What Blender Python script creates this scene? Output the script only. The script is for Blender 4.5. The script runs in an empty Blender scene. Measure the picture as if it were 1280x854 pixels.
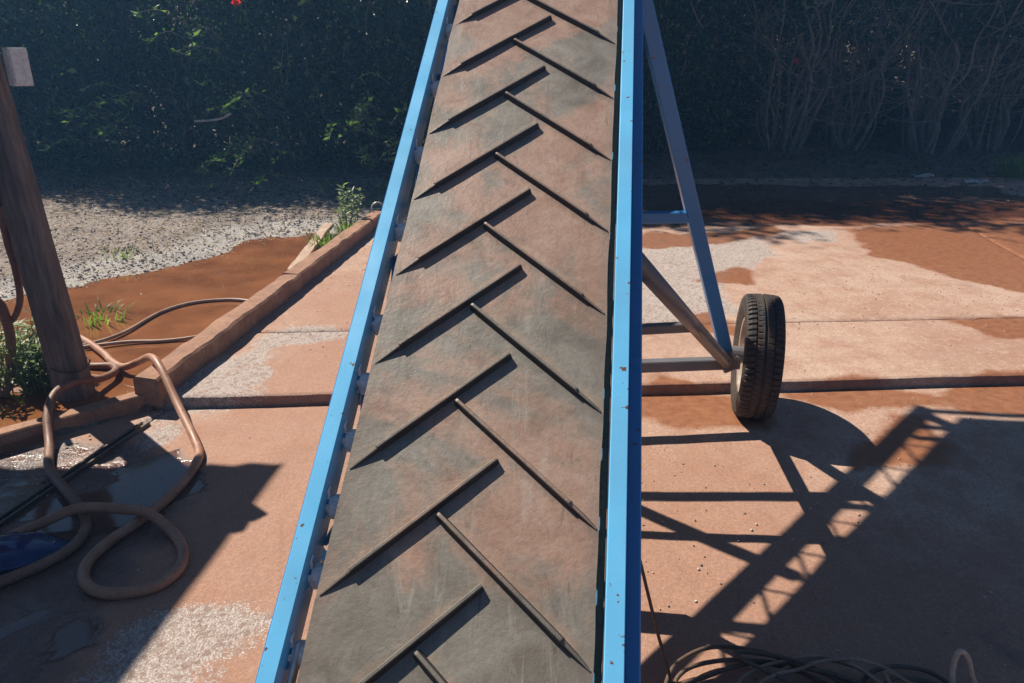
import bpy, math, random
import numpy as np
from mathutils import Vector, Matrix, noise as mnoise

rng = np.random.default_rng(7)
random.seed(7)
scene = bpy.context.scene
COL = scene.collection
R = math.radians

# ------------------------------------------------------------------ camera
PITCH, ROLL = R(21.3), 0.01
cam_d = bpy.data.cameras.new('camera')
cam = bpy.data.objects.new('camera', cam_d)
COL.objects.link(cam)
cam_d.sensor_width = 36.0
cam_d.lens = 36.0 * 935.0 / 1280.0
cam_d.clip_start = 0.05
cam_d.clip_end = 600.0
cam.matrix_world = (Matrix.Translation((0, 0, 1.6)) @ Matrix.Rotation(math.pi / 2 - PITCH, 4, 'X')
                    @ Matrix.Rotation(ROLL, 4, 'Z'))
scene.camera = cam

# ------------------------------------------------------------------ sky, sun, exposure
SUN = Vector((-0.675, 0.56, 1.0)).normalized()
ELEV = math.asin(SUN.z)
AZ = math.atan2(SUN.x, SUN.y)
world = bpy.data.worlds.new('World')
scene.world = world
world.use_nodes = True
wn = world.node_tree
wn.nodes.clear()
sky = wn.nodes.new('ShaderNodeTexSky')
sky.sky_type = 'NISHITA'
sky.sun_disc = False
sky.sun_elevation = ELEV
sky.sun_rotation = AZ
sky.altitude = 2200.0
sky.air_density = 0.85
sky.dust_density = 0.1
sky.ozone_density = 2.5
bg = wn.nodes.new('ShaderNodeBackground')
bg.inputs['Strength'].default_value = 0.05
wo = wn.nodes.new('ShaderNodeOutputWorld')
wn.links.new(sky.outputs[0], bg.inputs[0])
wn.links.new(bg.outputs[0], wo.inputs[0])
sun_d = bpy.data.lights.new('sun', 'SUN')
sun_d.energy = 5.0
sun_d.angle = R(0.53)
sun_d.color = (1.0, 0.91, 0.79)
sun = bpy.data.objects.new('sun', sun_d)
COL.objects.link(sun)
sun.rotation_euler = (-SUN).to_track_quat('-Z', 'Y').to_euler()
scene.view_settings.view_transform = 'Standard'
scene.view_settings.look = 'None'
scene.view_settings.gamma = 1.0
scene.view_settings.exposure = 0.62
scene.render.engine = 'CYCLES'

# ------------------------------------------------------------------ helpers
def tag(o, label=None, cat=None, group=None, kind=None):
    if label: o['label'] = label
    if cat: o['category'] = cat
    if group: o['group'] = group
    if kind: o['kind'] = kind
    return o

def mesh(name, verts, faces, mat=None, smooth=False):
    me = bpy.data.meshes.new(name)
    me.from_pydata([tuple(v) for v in verts], [], [tuple(f) for f in faces])
    if mat: me.materials.append(mat)
    if smooth:
        me.polygons.foreach_set('use_smooth', [True] * len(me.polygons))
    me.update()
    return me

def link(name, me, parent=None, mat4=None):
    o = bpy.data.objects.new(name, me)
    COL.objects.link(o)
    if parent is not None: o.parent = parent
    if mat4 is not None: o.matrix_basis = mat4
    return o

def empty(name, loc=(0, 0, 0)):
    o = bpy.data.objects.new(name, None)
    o.empty_display_size = 0.1
    COL.objects.link(o)
    o.location = loc
    return o

def quads_mesh(name, co, quads, mat, smooth=False):
    """fast mesh from numpy arrays (n,3) and (m,4)"""
    me = bpy.data.meshes.new(name)
    co = np.asarray(co, np.float32); quads = np.asarray(quads, np.int32)
    k = quads.shape[1]
    me.vertices.add(len(co)); me.vertices.foreach_set('co', co.ravel())
    me.loops.add(quads.size); me.loops.foreach_set('vertex_index', quads.ravel())
    me.polygons.add(len(quads))
    me.polygons.foreach_set('loop_start', np.arange(0, quads.size, k, dtype=np.int32))
    me.polygons.foreach_set('loop_total', np.full(len(quads), k, np.int32))
    if smooth: me.polygons.foreach_set('use_smooth', np.ones(len(quads), bool))
    me.materials.append(mat)
    me.update(calc_edges=True)
    me.validate()
    return me

def vnoise(x, y, seed=0):
    x = np.asarray(x, float); y = np.asarray(y, float)
    def h(i, j):
        n = (i * 374761393 + j * 668265263 + seed * 1274126177) & 0xffffffff
        n = ((n ^ (n >> 13)) * 1274126177) & 0xffffffff
        return ((n ^ (n >> 16)) & 0xffff) / 65535.0
    i = np.floor(x).astype(np.int64); j = np.floor(y).astype(np.int64)
    fx, fy = x - i, y - j
    fx = fx * fx * (3 - 2 * fx); fy = fy * fy * (3 - 2 * fy)
    return ((h(i, j) * (1 - fx) + h(i + 1, j) * fx) * (1 - fy)
            + (h(i, j + 1) * (1 - fx) + h(i + 1, j + 1) * fx) * fy)

def fbm(x, y, seed=0, octv=4):
    s = 0; a = 0.5
    for k in range(octv):
        s = s + a * (vnoise(x, y, seed + k) - 0.5); x = x * 2.03 + 5.1; y = y * 2.03 + 1.7; a *= 0.5
    return s

def sdist(poly, x, y):
    """signed distance to polygon, negative inside"""
    P = np.array(poly, float); Q = np.roll(P, -1, 0)
    d = np.full(x.shape, 1e9); ins = np.zeros(x.shape, bool)
    for (ax, ay), (bx, by) in zip(P, Q):
        ex, ey = bx - ax, by - ay
        t = np.clip(((x - ax) * ex + (y - ay) * ey) / (ex * ex + ey * ey + 1e-12), 0, 1)
        d = np.minimum(d, np.hypot(x - ax - t * ex, y - ay - t * ey))
        c = ((ay > y) != (by > y)) & (x < (bx - ax) * (y - ay) / (by - ay + 1e-12) + ax)
        ins ^= c
    return np.where(ins, -d, d)

def sstep(a, b, x):
    t = np.clip((x - a) / (b - a), 0, 1); return t * t * (3 - 2 * t)

def catmull(pts, n=8):
    P = [Vector(p) for p in pts]
    out = []
    for i in range(len(P) - 1):
        p0 = P[max(i - 1, 0)]; p1 = P[i]; p2 = P[i + 1]; p3 = P[min(i + 2, len(P) - 1)]
        for k in range(n):
            t = k / n
            out.append(0.5 * ((2 * p1) + (p2 - p0) * t + (2 * p0 - 5 * p1 + 4 * p2 - p3) * t * t
                              + (3 * p1 - p0 - 3 * p2 + p3) * t * t * t))
    out.append(P[-1])
    return out

def tube_data(pts, rad, seg=10, cap=True):
    pts = [Vector(p) for p in pts]
    n = len(pts)
    rads = rad if hasattr(rad, '__len__') else [rad] * n
    V, F = [], []
    t0 = (pts[1] - pts[0]).normalized()
    nrm = t0.orthogonal().normalized()
    for i, p in enumerate(pts):
        t = (pts[min(i + 1, n - 1)] - pts[max(i - 1, 0)])
        t = t.normalized() if t.length > 1e-9 else t0
        nrm = (nrm - t * nrm.dot(t))
        nrm = nrm.normalized() if nrm.length > 1e-6 else t.orthogonal().normalized()
        b = t.cross(nrm)
        for k in range(seg):
            a = 2 * math.pi * k / seg
            V.append(p + (nrm * math.cos(a) + b * math.sin(a)) * rads[i])
    for i in range(n - 1):
        for k in range(seg):
            k2 = (k + 1) % seg
            F.append((i * seg + k, i * seg + k2, (i + 1) * seg + k2, (i + 1) * seg + k))
    if cap:
        F.append(tuple(range(seg - 1, -1, -1)))
        F.append(tuple((n - 1) * seg + k for k in range(seg)))
    return V, F

def merge(*parts):
    V, F = [], []
    for v, f in parts:
        o = len(V); V += list(v); F += [tuple(i + o for i in q) for q in f]
    return V, F

def beam_data(p0, p1, w, h, up=(0, 0, 1), ch=0.004, segs=1, wob=0.0, seed=0):
    """chamfered rectangular bar from p0 to p1, w across, h along up"""
    p0, p1 = Vector(p0), Vector(p1)
    t = (p1 - p0).normalized(); up = Vector(up)
    s = t.cross(up).normalized(); n = s.cross(t).normalized()
    a, b = w / 2, h / 2
    ring = [(a - ch, b), (a, b - ch), (a, -b + ch), (a - ch, -b), (-a + ch, -b), (-a, -b + ch), (-a, b - ch), (-a + ch, b)]
    V, F = [], []
    for i in range(segs + 1):
        c = p0.lerp(p1, i / segs)
        for k, (x, y) in enumerate(ring):
            q = c + s * x + n * y
            if wob:
                q = q + Vector((mnoise.noise(q * 9 + Vector((seed, 0, 0))), mnoise.noise(q * 9 + Vector((0, seed, 5))),
                                mnoise.noise(q * 7 + Vector((3, 0, seed))))) * wob \
                      + s * (mnoise.noise(q * 2.3 + Vector((0, 0, seed))) * wob * 1.2)
            V.append(q)
    for i in range(segs):
        for k in range(8):
            k2 = (k + 1) % 8
            F.append((i * 8 + k, (i + 1) * 8 + k, (i + 1) * 8 + k2, i * 8 + k2))
    F.append(tuple(range(8))); F.append(tuple(segs * 8 + k for k in range(7, -1, -1)))
    return V, F

def lathe_data(profile, seg, axis='X'):
    """profile of (r, x) closed loop, spun round X"""
    V, F = [], []; m = len(profile)
    for i in range(seg):
        a = 2 * math.pi * i / seg
        for r, x in profile:
            V.append((x, r * math.cos(a), r * math.sin(a)))
    for i in range(seg):
        j = (i + 1) % seg
        for k in range(m):
            k2 = (k + 1) % m
            F.append((i * m + k, j * m + k, j * m + k2, i * m + k2))
    return V, F

def part(name, data, mat, parent, smooth=False, origin=None):
    v, f = data
    if origin is not None:
        o = Vector(origin); v = [Vector(q) - o for q in v]
    return link(name, mesh(name, v, f, mat, smooth), parent)

# ------------------------------------------------------------------ materials
class NT:
    def __init__(s, name):
        s.m = bpy.data.materials.new(name); s.m.use_nodes = True
        s.t = s.m.node_tree; s.t.nodes.clear()
        s.out = s.n('ShaderNodeOutputMaterial')
        s.b = s.n('ShaderNodeBsdfPrincipled')
        s.l(s.b.outputs[0], s.out.inputs[0])
    def n(s, k, **kw):
        x = s.t.nodes.new(k)
        for a, v in kw.items(): setattr(x, a, v)
        return x
    def l(s, a, b): s.t.links.new(a, b)
    def val(s, sock, v):
        if hasattr(v, 'is_output') or isinstance(v, bpy.types.NodeSocket): s.l(v, sock)
        else: sock.default_value = v
    def pos(s):
        return s.n('ShaderNodeNewGeometry').outputs['Position']
    def obj(s):
        return s.n('ShaderNodeTexCoord').outputs['Object']
    def scale(s, vec, sc):
        m = s.n('ShaderNodeMapping'); s.l(vec, m.inputs[0]); m.inputs['Scale'].default_value = sc; return m.outputs[0]
    def noise(s, vec, scale, detail=4, rough=0.55, dist=0.0):
        x = s.n('ShaderNodeTexNoise'); s.l(vec, x.inputs['Vector'])
        x.inputs['Scale'].default_value = scale; x.inputs['Detail'].default_value = detail
        x.inputs['Roughness'].default_value = rough; x.inputs['Distortion'].default_value = dist
        return x.outputs[0]
    def voro(s, vec, scale, feat='F1', out='Distance', rand=1.0):
        x = s.n('ShaderNodeTexVoronoi'); x.feature = feat; s.l(vec, x.inputs['Vector']); x.inputs['Scale'].default_value = scale
        x.inputs['Randomness'].default_value = rand
        return x.outputs[out]
    def ramp(s, f, stops):
        r = s.n('ShaderNodeValToRGB'); s.l(f, r.inputs[0]); e = r.color_ramp.elements
        while len(e) < len(stops): e.new(0.5)
        for q, (p, c) in zip(e, stops):
            q.position = p
            q.color = (c, c, c, 1) if not hasattr(c, '__len__') else (*c, 1)
        return r.outputs[0]
    def mix(s, f, a, b, mode='MIX'):
        m = s.n('ShaderNodeMix', data_type='RGBA', blend_type=mode)
        s.val(m.inputs[0], f)
        for k, v in ((6, a), (7, b)):
            if isinstance(v, bpy.types.NodeSocket): s.l(v, m.inputs[k])
            else: m.inputs[k].default_value = (*v, 1) if len(v) == 3 else v
        return m.outputs[2]
    def math(s, op, a, b=0.5, c=None, clamp=False):
        m = s.n('ShaderNodeMath', operation=op); m.use_clamp = clamp
        s.val(m.inputs[0], a); s.val(m.inputs[1], b)
        if c is not None: s.val(m.inputs[2], c)
        return m.outputs[0]
    def attr(s, name):
        a = s.n('ShaderNodeAttribute'); a.attribute_name = name; return a.outputs['Fac']
    def bump(s, h, strength=0.3, dist=0.01, prev=None):
        b = s.n('ShaderNodeBump'); s.l(h, b.inputs['Height'])
        b.inputs['Strength'].default_value = strength; b.inputs['Distance'].default_value = dist
        if prev is not None: s.l(prev, b.inputs['Normal'])
        return b.outputs[0]
    def set(s, color=None, rough=None, normal=None, spec=None, metal=None, coat=None):
        I = s.b.inputs
        if color is not None:
            if isinstance(color, bpy.types.NodeSocket): s.l(color, I['Base Color'])
            else: I['Base Color'].default_value = (*color, 1)
        if rough is not None: s.val(I['Roughness'], rough)
        if normal is not None: s.l(normal, I['Normal'])
        if spec is not None: s.val(I['Specular IOR Level'], spec)
        if metal is not None: s.val(I['Metallic'], metal)
        if coat is not None: s.val(I['Coat Weight'], coat)
        return s.m

def m_paint(name, base, dust=0.35, chips=True):
    t = NT(name); p = t.pos()
    n1 = t.noise(p, 7, 5); n2 = t.noise(p, 46, 4); n3 = t.noise(p, 160, 2)
    col = t.mix(t.ramp(n1, [(0.3, 0.0), (0.75, 0.6)]), base, tuple(min(1, c * 1.18 + 0.01) for c in base))
    d = t.math('MULTIPLY', t.ramp(t.noise(p, 3.1, 6, 0.65), [(0.42, 0.0), (0.8, 1.0)]), dust)
    col = t.mix(d, col, (0.36, 0.24, 0.17))
    if chips:
        col = t.mix(t.ramp(n2, [(0.675, 0.0), (0.71, 1.0)]), col, (0.16, 0.07, 0.04))
    return t.set(col, t.ramp(n1, [(0.2, 0.22), (0.8, 0.42)]), t.bump(n3, 0.08, 0.002), spec=0.5)

M = {}
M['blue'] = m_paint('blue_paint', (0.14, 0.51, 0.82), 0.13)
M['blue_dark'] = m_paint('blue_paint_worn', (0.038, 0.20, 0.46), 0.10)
M['steel'] = m_paint('weathered_grey_steel', (0.12, 0.13, 0.15), 0.5)

def m_concrete():
    t = NT('stained_concrete'); p = t.pos()
    big = t.noise(p, 0.9, 5, 0.6); mid = t.noise(p, 5.5, 6, 0.65); fine = t.noise(p, 70, 5, 0.7); grit = t.noise(p, 260, 2, 0.5)
    col = t.ramp(big, [(0.30, (0.40, 0.245, 0.175)), (0.5, (0.50, 0.335, 0.250)), (0.72, (0.58, 0.425, 0.335))])
    col = t.mix(t.ramp(mid, [(0.42, 0.0), (0.66, 0.75)]), col, (0.36, 0.18, 0.11))
    col = t.mix(t.ramp(t.noise(p, 21, 6, 0.75), [(0.50, 0.0), (0.68, 0.55)]), col, (0.66, 0.48, 0.37))
    col = t.mix(t.math('MULTIPLY', t.ramp(t.math('ADD', t.attr('red'), t.math('MULTIPLY', t.math('SUBTRACT', t.noise(p, 2.5, 6, 0.7), 0.5), 1.2)), [(0.25, 0.0), (0.85, 1.0)]), 0.72), col, (0.37, 0.185, 0.115))
    col = t.mix(t.ramp(t.noise(t.scale(p, (5, 1.2, 1)), 1.0, 6, 0.7, 0.5), [(0.55, 0.0), (0.75, 0.4)]), col, (0.24, 0.14, 0.10))
    col = t.mix(t.ramp(fine, [(0.40, 0.5), (0.60, 0.0)]), col, (0.24, 0.135, 0.095))
    col = t.mix(t.ramp(grit, [(0.55, 0.0), (0.75, 0.4)]), col, (0.70, 0.52, 0.40))
    # pale exposed aggregate
    e1 = t.math('ADD', t.attr('pale'), t.math('MULTIPLY', t.math('SUBTRACT', t.noise(p, 11, 8, 0.75), 0.5), 1.25))
    sp = t.voro(p, 190); spc = t.n('ShaderNodeTexVoronoi'); t.l(p, spc.inputs['Vector']); spc.inputs['Scale'].default_value = 190
    pale = t.ramp(t.math('ADD', e1, t.math('MULTIPLY', t.math('SUBTRACT', spc.outputs['Color'], 0.5), 0.55)), [(0.44, 0.0), (0.56, 1.0)])
    agg = t.mix(t.ramp(spc.outputs['Color'], [(0.25, 0.0), (0.8, 1.0)]), (0.40, 0.37, 0.34), (0.66, 0.64, 0.61))
    agg = t.mix(t.ramp(sp, [(0.42, 0.0), (0.70, 0.7)]), agg, (0.22, 0.16, 0.13))
    big2 = t.n('ShaderNodeTexVoronoi'); t.l(p, big2.inputs['Vector']); big2.inputs['Scale'].default_value = 62
    agg = t.mix(t.ramp(big2.outputs['Color'], [(0.15, 0.75), (0.45, 0.0)]), agg, (0.20, 0.145, 0.12))
    col = t.mix(t.math('MULTIPLY', pale, 0.72), col, agg)
    # mud film
    e2 = t.math('ADD', t.attr('mud'), t.math('MULTIPLY', t.math('SUBTRACT', t.noise(p, 6, 8, 0.75), 0.5), 1.1))
    mud = t.ramp(e2, [(0.36, 0.0), (0.66, 1.0)])
    mudc = t.mix(t.ramp(t.noise(p, 20, 5), [(0.3, 0.0), (0.7, 1.0)]), (0.23, 0.085, 0.036), (0.35, 0.145, 0.066))
    col = t.mix(t.math('MULTIPLY', mud, 0.92), col, mudc)
    # wet film, also the painted darkening of the conveyor's shadow
    e3 = t.math('ADD', t.attr('wet'), t.math('MULTIPLY', t.math('SUBTRACT', t.noise(p, 6.5, 6, 0.68), 0.5), 0.9))
    wet = t.ramp(e3, [(0.40, 0.0), (0.68, 1.0)])
    col = t.mix(t.math('MULTIPLY', wet, 0.9), col, t.mix(1.0, col, (0.30, 0.27, 0.28), 'MULTIPLY'))
    # dark grime specks
    col = t.mix(t.ramp(t.noise(p, 30, 6, 0.75), [(0.66, 0.0), (0.74, 0.7)]), col, (0.09, 0.055, 0.04))
    crack = t.voro(t.mix(0.12, p, t.n('ShaderNodeTexNoise').outputs[1]), 1.1, 'DISTANCE_TO_EDGE')
    ck = t.ramp(crack, [(0.0, 1.0), (0.006, 0.0)])
    col = t.mix(t.math('MULTIPLY', t.math('MULTIPLY', ck, t.ramp(t.noise(p, 1.7, 3), [(0.5, 0.0), (0.6, 1.0)])), 0.22), col, (0.12, 0.07, 0.05))
    pool = t.ramp(e3, [(0.70, 0.0), (0.86, 1.0)])
    r = t.mix(wet, (0.88,) * 3, (0.24,) * 3); r = t.mix(mud, r, (0.38,) * 3); r = t.mix(pool, r, (0.03,) * 3)
    h = t.math('ADD', t.math('MULTIPLY', fine, 0.7), t.math('MULTIPLY', grit, 0.5))
    h = t.math('ADD', h, t.math('MULTIPLY', t.noise(p, 34, 6, 0.75), 0.6))
    h = t.math('ADD', h, t.math('MULTIPLY', t.math('MULTIPLY', pale, t.math('SUBTRACT', 0.6, sp)), 1.0))
    h = t.math('MULTIPLY', h, t.math('SUBTRACT', 1.0, t.math('MULTIPLY', pool, 0.97)))
    return t.set(col, r, t.bump(h, 0.5, 0.007), spec=0.5)
M['concrete'] = m_concrete()

def m_soil():
    t = NT('damp_soil'); p = t.pos()
    n = t.noise(p, 2.2, 6, 0.65); f = t.noise(p, 60, 5, 0.7)
    col = t.ramp(n, [(0.3, (0.14, 0.095, 0.07)), (0.55, (0.23, 0.165, 0.125)), (0.75, (0.33, 0.265, 0.21))])
    col = t.mix(t.ramp(f, [(0.4, 0.5), (0.6, 0.0)]), col, (0.07, 0.05, 0.035))
    m = t.ramp(t.attr('mud'), [(0.35, 0.0), (0.65, 1.0)])
    col = t.mix(m, col, (0.24, 0.095, 0.038))
    pl = t.ramp(t.math('ADD', t.attr('pale'), t.math('MULTIPLY', t.math('SUBTRACT', t.noise(p, 25, 5, 0.7), 0.5), 0.6)), [(0.4, 0.0), (0.6, 1.0)])
    col = t.mix(pl, col, t.mix(t.ramp(t.noise(p, 120, 3), [(0.4, 0.0), (0.6, 1.0)]), (0.24, 0.21, 0.185), (0.54, 0.51, 0.47)))
    r = t.mix(m, (0.9,) * 3, (0.45,) * 3)
    return t.set(col, r, t.bump(f, 0.8, 0.012))
M['soil'] = m_soil()

def m_water():
    t = NT('muddy_water'); p = t.pos()
    n = t.noise(p, 3.0, 5, 0.6); s = t.noise(t.scale(p, (6, 22, 1)), 1.0, 6, 0.7, 0.6)
    col = t.ramp(n, [(0.3, (0.150, 0.058, 0.024)), (0.7, (0.285, 0.115, 0.048))])
    col = t.mix(t.ramp(s, [(0.60, 0.0), (0.70, 0.45)]), col, (0.28, 0.15, 0.085))
    col = t.mix(t.ramp(t.noise(p, 17, 5, 0.7), [(0.66, 0.0), (0.72, 0.7)]), col, (0.10, 0.05, 0.025))
    return t.set(col, t.ramp(s, [(0.55, 0.03), (0.8, 0.30)]), t.bump(t.noise(p, 9, 3), 0.03, 0.01), spec=0.55)
M['water'] = m_water()

def m_belt():
    t = NT('dusty_rubber'); p = t.pos()
    a = t.noise(p, 2.3, 6, 0.62, 0.6); b = t.noise(p, 7.5, 7, 0.72, 0.9); f = t.noise(p, 85, 5, 0.7); w = t.noise(p, 16, 7, 0.75, 1.5)
    grey = t.mix(t.ramp(b, [(0.35, 0.0), (0.7, 1.0)]), (0.165, 0.146, 0.116), (0.268, 0.248, 0.206))
    pink = t.mix(t.ramp(b, [(0.3, 0.0), (0.7, 1.0)]), (0.33, 0.185, 0.125), (0.45, 0.290, 0.215))
    sep = t.n('ShaderNodeSeparateXYZ'); t.l(p, sep.inputs[0])
    hz = t.math('MULTIPLY', t.math('SUBTRACT', sep.outputs[2], 1.05), 0.22)  # pinker and lighter towards the top: glare put into the belt colour
    k = t.math('ADD', t.math('MULTIPLY', t.math('SUBTRACT', a, 0.5), 1.7), t.math('ADD', hz, 0.445))
    k = t.math('ADD', k, t.math('MULTIPLY', t.math('SUBTRACT', w, 0.5), 0.25))
    col = t.mix(t.ramp(k, [(0.42, 0.0), (0.58, 0.9)]), grey, pink)
    col = t.mix(t.ramp(w, [(0.60, 0.0), (0.70, 0.35)]), col, (0.30, 0.28, 0.24))
    col = t.mix(t.ramp(f, [(0.36, 0.28), (0.55, 0.0)]), col, (0.13, 0.10, 0.08))
    scr = t.noise(t.scale(p, (60, 9, 9)), 1.0, 4, 0.7, 0.4)
    col = t.mix(t.ramp(scr, [(0.62, 0.0), (0.70, 0.5)]), col, (0.09, 0.075, 0.06))
    sc2 = t.noise(t.scale(p, (22, 3, 3)), 1.0, 6, 0.75, 0.8)
    col = t.mix(t.ramp(sc2, [(0.58, 0.0), (0.70, 0.5)]), col, (0.40, 0.37, 0.32))
    cak = t.noise(p, 28, 7, 0.8, 2.0)
    col = t.mix(t.ramp(cak, [(0.62, 0.0), (0.66, 0.6)]), col, (0.36, 0.24, 0.17))
    au, at_ = t.attr('bu'), t.attr('bt')
    wob = t.math('MULTIPLY', t.math('SUBTRACT', t.noise(p, 24, 5, 0.7), 0.5), 0.035)
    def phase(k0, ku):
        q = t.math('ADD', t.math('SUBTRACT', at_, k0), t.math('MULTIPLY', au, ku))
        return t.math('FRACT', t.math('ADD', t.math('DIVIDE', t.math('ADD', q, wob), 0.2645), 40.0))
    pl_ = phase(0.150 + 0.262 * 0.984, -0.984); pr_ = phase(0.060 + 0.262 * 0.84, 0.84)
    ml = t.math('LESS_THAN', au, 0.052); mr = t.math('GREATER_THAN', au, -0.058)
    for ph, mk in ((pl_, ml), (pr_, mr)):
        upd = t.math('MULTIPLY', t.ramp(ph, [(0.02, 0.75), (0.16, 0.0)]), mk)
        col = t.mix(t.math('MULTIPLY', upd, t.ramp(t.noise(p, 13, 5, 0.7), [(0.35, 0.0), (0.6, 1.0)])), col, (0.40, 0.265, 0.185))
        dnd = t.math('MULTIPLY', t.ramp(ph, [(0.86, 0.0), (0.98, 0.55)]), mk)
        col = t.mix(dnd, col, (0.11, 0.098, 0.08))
    edg = t.ramp(t.math('ABSOLUTE', au), [(0.232, 0.0), (0.262, 0.45)])
    col = t.mix(edg, col, (0.20, 0.15, 0.115))
    h = t.math('ADD', f, t.math('MULTIPLY', w, 0.8))
    return t.set(col, t.ramp(b, [(0.3, 0.34), (0.7, 0.55)]), t.bump(h, 0.25, 0.004), spec=0.45)
M['belt'] = m_belt()

def m_simple(name, c1, c2, sc=8, rough=(0.5, 0.8), bump=0.3, bsc=60, spec=0.5, metal=0.0, stretch=None):
    t = NT(name); p = t.pos()
    q = t.scale(p, stretch) if stretch else p
    n = t.noise(q, sc, 6, 0.65); f = t.noise(q, bsc, 4, 0.7)
    col = t.mix(t.ramp(n, [(0.32, 0.0), (0.68, 1.0)]), c1, c2)
    col = t.mix(t.ramp(f, [(0.35, 0.4), (0.55, 0.0)]), col, tuple(c * 0.45 for c in c1))
    return t.set(col, t.ramp(n, [(0.3, rough[0]), (0.7, rough[1])]), t.bump(f, bump, 0.004), spec=spec, metal=metal)
M['rubber'] = m_simple('tyre_rubber', (0.016, 0.014, 0.013), (0.085, 0.058, 0.044), 9, (0.55, 0.85), 0.5)
M['rubber_edge'] = m_simple('belt_edge_rubber', (0.018, 0.016, 0.015), (0.045, 0.036, 0.030), 14, (0.5, 0.75), 0.3)
M['web_shade'] = m_simple('painted_web_shade', (0.012, 0.020, 0.036), (0.035, 0.040, 0.050), 18, (0.5, 0.8), 0.3)  # near-black for the rails' inner webs: their shade put into the colour
M['rim'] = m_simple('dirty_steel_rim', (0.30, 0.19, 0.12), (0.42, 0.36, 0.31), 14, (0.45, 0.7), 0.2)
M['galv'] = m_simple('galvanised_steel', (0.55, 0.56, 0.57), (0.75, 0.76, 0.77), 20, (0.25, 0.45), 0.1, metal=0.6)
M['roller'] = m_simple('white_roller', (0.78, 0.78, 0.78), (0.88, 0.88, 0.88), 20, (0.3, 0.5), 0.1)
M['wire'] = m_simple('bright_bent_wire', (0.72, 0.68, 0.62), (0.85, 0.82, 0.78), 20, (0.3, 0.5), 0.1, metal=0.0)
M['kerb'] = m_simple('reddish_kerb', (0.25, 0.125, 0.072), (0.42, 0.235, 0.150), 7, (0.75, 0.95), 0.8, 45)
M['wood'] = m_simple('weathered_timber', (0.085, 0.064, 0.055), (0.24, 0.195, 0.170), 3, (0.7, 0.95), 0.9, 9, stretch=(9, 9, 1.1))
M['plank'] = m_simple('bleached_plank', (0.38, 0.24, 0.16), (0.56, 0.42, 0.32), 9, (0.7, 0.9), 0.7, 40)
M['hose'] = m_simple('red_clay_hose', (0.33, 0.145, 0.080), (0.48, 0.27, 0.175), 11, (0.42, 0.65), 0.15, 90)
M['hose_d'] = m_simple('muddy_hose', (0.17, 0.075, 0.045), (0.30, 0.165, 0.11), 11, (0.45, 0.7), 0.15, 90)
M['cable'] = m_simple('dark_cable', (0.060, 0.038, 0.027), (0.19, 0.120, 0.080), 9, (0.4, 0.6), 0.1, 90)
M['cable_tan'] = m_simple('muddy_cable', (0.25, 0.14, 0.085), (0.48, 0.36, 0.28), 6, (0.4, 0.6), 0.1, 90)
M['cable_pale'] = m_simple('dusty_pale_cable', (0.42, 0.30, 0.22), (0.60, 0.48, 0.38), 15, (0.5, 0.7), 0.1, 90)
M['white_box'] = m_simple('cream_plastic', (0.74, 0.71, 0.64), (0.84, 0.81, 0.74), 9, (0.35, 0.5), 0.05)
M['navy'] = m_simple('navy_plastic', (0.010, 0.018, 0.085), (0.022, 0.040, 0.16), 9, (0.06, 0.16), 0.05, 30)
M['bark'] = m_simple('grey_brown_bark', (0.15, 0.115, 0.09), (0.36, 0.30, 0.245), 12, (0.8, 0.95), 0.8, 60)
M['twig'] = m_simple('bleached_twig', (0.40, 0.37, 0.33), (0.60, 0.56, 0.52), 12, (0.7, 0.9), 0.3, 60)
M['tin'] = m_simple('rusty_roof_sheet', (0.28, 0.17, 0.11), (0.45, 0.42, 0.40), 3, (0.4, 0.7), 0.2, 40, metal=0.3)
M['scrap'] = m_simple('pale_litter', (0.45, 0.42, 0.38), (0.6, 0.57, 0.52), 12, (0.6, 0.8), 0.2)

def m_leaf(name, c1, c2, trans=0.35, rough=0.38, hot=None):
    t = NT(name)
    g = t.n('ShaderNodeNewGeometry')
    rnd = g.outputs['Random Per Island']
    col = t.ramp(rnd, [(0.0, c1), (0.86, c2), (0.93, tuple(min(1, c * 1.5) for c in c2)), (0.96, hot or c2), (1.0, hot or c2)])
    t.set(col, rough, spec=0.5)
    tr = t.n('ShaderNodeBsdfTranslucent')
    tc = t.mix(1.0, col, (1.5, 1.7, 0.6), 'MULTIPLY'); t.l(tc, tr.inputs[0])
    mx = t.n('ShaderNodeMixShader'); mx.inputs[0].default_value = trans
    t.l(t.b.outputs[0], mx.inputs[1]); t.l(tr.outputs[0], mx.inputs[2]); t.l(mx.outputs[0], t.out.inputs[0])
    return t.m
M['leaf'] = m_leaf('hedge_leaf', (0.016, 0.038, 0.024), (0.045, 0.088, 0.042), 0.35, 0.27, (0.26, 0.36, 0.12))  # last colour: rare pale leaves imitating sun glints
M['leaf_bright'] = m_leaf('young_leaf', (0.07, 0.14, 0.03), (0.14, 0.24, 0.06), 0.45)
M['grass'] = m_leaf('grass_blade', (0.09, 0.15, 0.035), (0.20, 0.27, 0.08), 0.4, 0.5)
M['weed'] = m_leaf('weed_leaf', (0.10, 0.15, 0.07), (0.24, 0.30, 0.17), 0.3, 0.5)
M['straw'] = m_leaf('dry_straw', (0.20, 0.15, 0.10), (0.52, 0.43, 0.33), 0.1, 0.7)
M['litter'] = m_leaf('leaf_litter', (0.05, 0.032, 0.022), (0.17, 0.11, 0.075), 0.1, 0.7)
M['flower'] = m_leaf('red_petal', (0.55, 0.02, 0.02), (0.75, 0.05, 0.04), 0.4, 0.5)
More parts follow.
